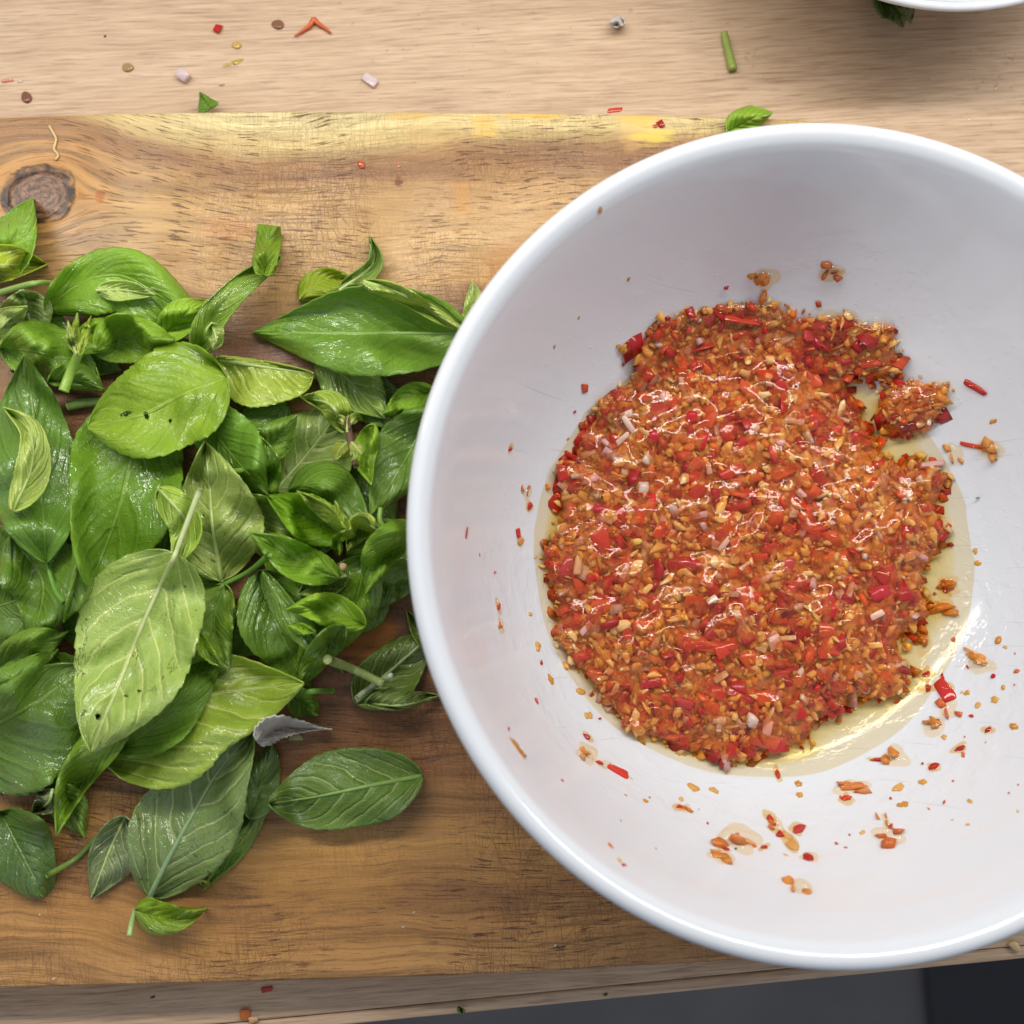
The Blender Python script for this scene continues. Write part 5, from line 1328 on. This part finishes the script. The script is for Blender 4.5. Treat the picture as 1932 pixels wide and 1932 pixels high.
scrap('garlic', 'tomato_bit', 14, 152, 0, 2.4, (1.1, .8, .4), .2, (222, 142, 126), 'pink chilli flesh bit at the left border of the worktop', 'chilli piece')
scrap('garlic', 'garlic_piece', 38, 153, 0, 1.2, (1, .8, .5), .2, (230, 208, 190), 'pale crumb beside the pink bit at the left border', 'garlic piece')
for x, y, s, col, lb in [(450, 117, 2.4, (190, 168, 60), 'squashed yellow green pulp on the worktop'), (428, 122, 1.6, (196, 172, 92), 'yellow pulp smear left of the squashed green pulp'), (418, 161, 1.1, (168, 140, 84), 'tiny tan crumb above the green leaf triangle')]:
    scrap('garlic', 'pulp_piece', x, y, 0, s, (1.2, .7, .35), .2, col, lb, 'pulp piece')
# Y shaped orange shred
org = PZ(590.0, 44.0, 0.0008)
rt = empty('chilli_shred', org, 'orange forked chilli shred on the worktop behind the board', 'chilli shred')
for pts, r in [([(592, 36), (585, 48), (574, 56), (556, 68)], (.0011, .0003)), ([(592, 36), (602, 46), (612, 52), (624, 62)], (.0011, .0004))]:
    a = np.array(pts, float); p = spline(PZ(a[:, 0], a[:, 1], 0.0010), 14)
    o = link('strand', tube_mesh('strand', p - org, np.linspace(r[0], r[1], 14), [M_STALK]), rt); o.color = lin(204, 92, 36) + (1,)
stem_thing('basil_twig', 'short cut green basil stem on the worktop right of the middle', 'stalk', [(1366, 62), (1374, 96), (1383, 132)], .0014, .0017, (146, 162, 76), z=0.0002)
HFsave = HF.copy(); HF[:] = 0.0002
leaf('cut triangle of green basil leaf against the back edge of the board', [(396, 207), (387, 192), (377, 174)], 22, 20, 'T', (70, 124, 36), group='leaf scraps', nu=20, nv=8, fb=.04, ft=.8, wav=.0004, zoff=.004)
leaf('dark green herb sprig lying under the small bowl at the top right', [(1650, -10), (1690, 15), (1704, 52)], 26, 34, 'T', (40, 84, 34), group='leaf scraps', fold=(.3, .3), zoff=.002, quilt=.001)
leaf('second dark green herb leaf under the small bowl', [(1690, -20), (1712, 10), (1718, 44)], 16, 20, 'T', (36, 74, 32), group='leaf scraps', fold=(.3, .3), zoff=.003)
leaf('tiny green leaf crumb on the front edge of the worktop', [(864, 1900), (870, 1905), (876, 1912)], 5, 7, 'T', (70, 104, 36), group='leaf scraps', nu=16, nv=5)
HF[:] = HFsave
scrap('garlic', 'herb_fleck', 288, 1881, 0, 1.0, (1, 1, .5), .3, (50, 74, 34), 'dark green fleck on the worktop in front of the board', 'herb fleck')
scrap('garlic', 'herb_fleck', 1143, 1876, 0, 1.1, (1, .9, .6), .3, (54, 78, 40), 'small green fleck near the front edge of the worktop', 'herb fleck')
scrap('orange', 'pulp_piece', 463, 1914, 0, 2.8, (.9, 1.3, .7), .1, (206, 116, 44), 'orange pulp bit at the bottom border on the worktop', 'pulp piece')
scrap('garlic', 'garlic_piece', 478, 1922, 0, 2.2, (1, 1, .7), .3, (220, 184, 130), 'pale garlic bit beside the orange pulp at the bottom border', 'garlic piece')
scrap('red', 'chilli_piece', 503, 1867, 0, 1.6, (1.1, .7, .6), .2, (190, 62, 34), 'red orange bit against the front edge of the board', 'chilli piece')
scrap('garlic', 'garlic_piece', 1916, 1785, 0, 4.0, (1.1, .75, .9), -.5, (232, 208, 158), 'pale garlic lump on the worktop at the lower right border', 'garlic piece')
# on the board
scrap('red', 'chilli_piece', 1246, 233, BOARD, 1.7, (1, 1, 1.2), .4, (176, 20, 20), 'wet red chilli bit on the yellow stained edge of the board', 'chilli piece')
scrap('red', 'chilli_piece', 1236, 238, BOARD, 1.0, (1.1, .8, .6), .2, (206, 96, 40), 'orange crumb beside the wet red bit on the board edge', 'chilli piece')
scrap('red', 'chilli_piece', 1160, 209, BOARD - .001, 2.2, (1.6, .6, .5), .05, (206, 74, 40), 'red chilli shred on the back edge of the board', 'chilli piece')
scrap('red', 'chilli_piece', 681, 310, BOARD, 1.4, (.8, 1.2, .7), .4, (202, 92, 50), 'orange red chilli crumb on the upper part of the board', 'chilli piece')
scrap('red', 'chilli_piece', 752, 312, BOARD, .8, (1, 1, .7), .4, (214, 128, 100), 'tiny pinkish crumb on the upper part of the board', 'chilli piece')
scrap('garlic', 'garlic_piece', 647, 1069, BOARD + .028, 2.6, (.8, 1.0, .35), .6, (222, 184, 148), 'pale round garlic sliver on the wet folded leaf', 'garlic piece')
scrap('shallot', 'garlic_piece', 563, 1143, BOARD + .020, 1.4, (.7, .8, .7), .2, (204, 216, 160), 'small pale cube on the leaves below the wet underside', 'garlic piece')
scrap('garlic', 'garlic_piece', 560, 1391, BOARD, 2.6, (1, .9, .7), .2, (206, 206, 150), 'small pale garlic lump beside the papery skin', 'garlic piece')
for x, y, lb in [(782, 1721, 'white crumb on the lower middle of the board'), (761, 1749, 'second pale crumb on the lower middle of the board'), (1048, 1784, 'white crumb on the lower board left of the bowl'), (75, 1726, 'pale crumb at the lower left of the board'), (101, 1847, 'white crumb near the front edge of the board at the left')]:
    scrap('garlic', 'garlic_crumb', x, y, BOARD, .8, (1, .8, .7), .4, (232, 214, 190), lb, 'crumb')
# papery skins
def mat_skin():
    t = NT('papery_garlic_skin')
    tc = t.node('ShaderNodeTexCoord').outputs['Object']
    uvn = t.node('ShaderNodeUVMap', uv_map='leaf').outputs[0]
    u, v, _ = t.sep(uvn)
    n = t.noise(t.xyz(t.ma('MULTIPLY', u, 3), t.ma('MULTIPLY', v, 9)), 1, 4)
    c = t.mix(n, lin(238, 232, 226) + (1,), lin(205, 196, 186) + (1,))
    p = t.node('ShaderNodeBsdfPrincipled', {'Base Color': c, 'Roughness': 0.3, 'Normal': t.bump(n, .5, .001)})
    tr = t.node('ShaderNodeBsdfTransparent', {'Color': (.9, .88, .85, 1)})
    return t.done(t.node('ShaderNodeMixShader', {0: 0.22, 1: p.outputs[0], 2: tr.outputs[0]}).outputs[0])
M_SKIN = mat_skin()
def skin(pts, wl, wr, label, **k):
    d = blade_mesh(pts, wl, wr, 'U', seed=int(pts[0][0]), **k)
    org = d['mid'][0].copy()
    me = mesh_np('garlic_skin', d['vs'] - org, d['fs'], [M_SKIN])
    uvl = me.uv_layers.new(name='leaf'); li = np.zeros(len(me.loops), int); me.loops.foreach_get('vertex_index', li)
    uvl.data.foreach_set('uv', d['uv'][li].ravel())
    o = link('garlic_skin', me); o.location = org
    tag(o, label, 'garlic skin')
skin([(484, 1398), (520, 1374), (560, 1370), (627, 1376)], 24, 24, 'grey papery garlic skin sticking out under the lime green leaf', fold=(0, 0), wav=.0016, zoff=.002, fb=.35, ft=1.3, teeth=.2)
a = np.array([(93, 238), (100, 250), (106, 262), (104, 272), (102, 282), (110, 293), (104, 302)], float)
stem_thing('fibre_shred', 'thin pale fibre shred on the board above the knot', 'fibre', [tuple(q) for q in a], .0005, .0004, (222, 190, 140), z=BOARD)
HF[:] = 0.0002
skin([(1158, 50), (1165, 40), (1178, 46)], 12, 10, 'clear curled onion skin on the worktop right of the middle', fold=(.5, .3), fb=.3, ft=.4, nu=24, nv=8)
HF[:] = HFsave
# green flecks and droplets
DW = []
for i in range(6):
    DW.append(blob_mesh('water_drop', 300 + i, M_WATER))
def drop(px, py, z, s, st=(1, 1, 1)):
    o = link('water_drop', DW[int(rng.integers(6))])
    o.location = PZ(float(px), float(py), z + .00012); o.scale = np.array(st) * s * MM * .5; o.rotation_euler = (0, 0, rng.uniform(0, 6.28))
    return o
for x, y, s, lb in [(931, 14, 2.6, 'largest water drop on the worktop at the top middle'), (1190, 20, 1.6, 'water drop above the clear onion skin'), (1032, 197, 3.0, 'long water drop against the back edge of the board'), (1663, 228, 2.6, 'water drop right of the board corner behind the bowl')]:
    tag(drop(x, y, 0, s), lb, 'water drop')
for k in range(70):
    x, y = rng.uniform(640, 1930), rng.uniform(4, 198)
    if x > 1500 and y < 90: continue
    tag(drop(x, y, 0, rng.uniform(.5, 1.2)), 'tiny water splash on the worktop ' + ('above the slim shallot wedge' if x < 900 else 'left of the clear onion skin' if x < 1140 else 'left of the green stem' if x < 1366 else 'right of the green stem') + (' near the top border' if y < 90 else ' near the board'), 'water drop', 'tiny water splashes on the worktop')
for cx, cy, n, sx, sy in [(1545, 258, 10, 12, 18), (1590, 280, 12, 24, 6), (1870, 155, 12, 20, 8), (1910, 108, 8, 14, 5), (1415, 110, 8, 14, 10), (1840, 225, 6, 30, 10)]:
    for k in range(n):
        x, y = cx + rng.normal(0, sx), cy + rng.normal(0, sy)
        if x > 1930 or (y > 215 and x < 1600): continue
        tag(drop(x, y, 0, rng.uniform(.6, 1.6)), 'water splash in a wet patch on the worktop ' + ('by the green stem' if cx == 1415 else 'below the small bowl' if cx in (1870, 1910) else 'behind the large bowl'), 'water drop', 'tiny water splashes on the worktop')
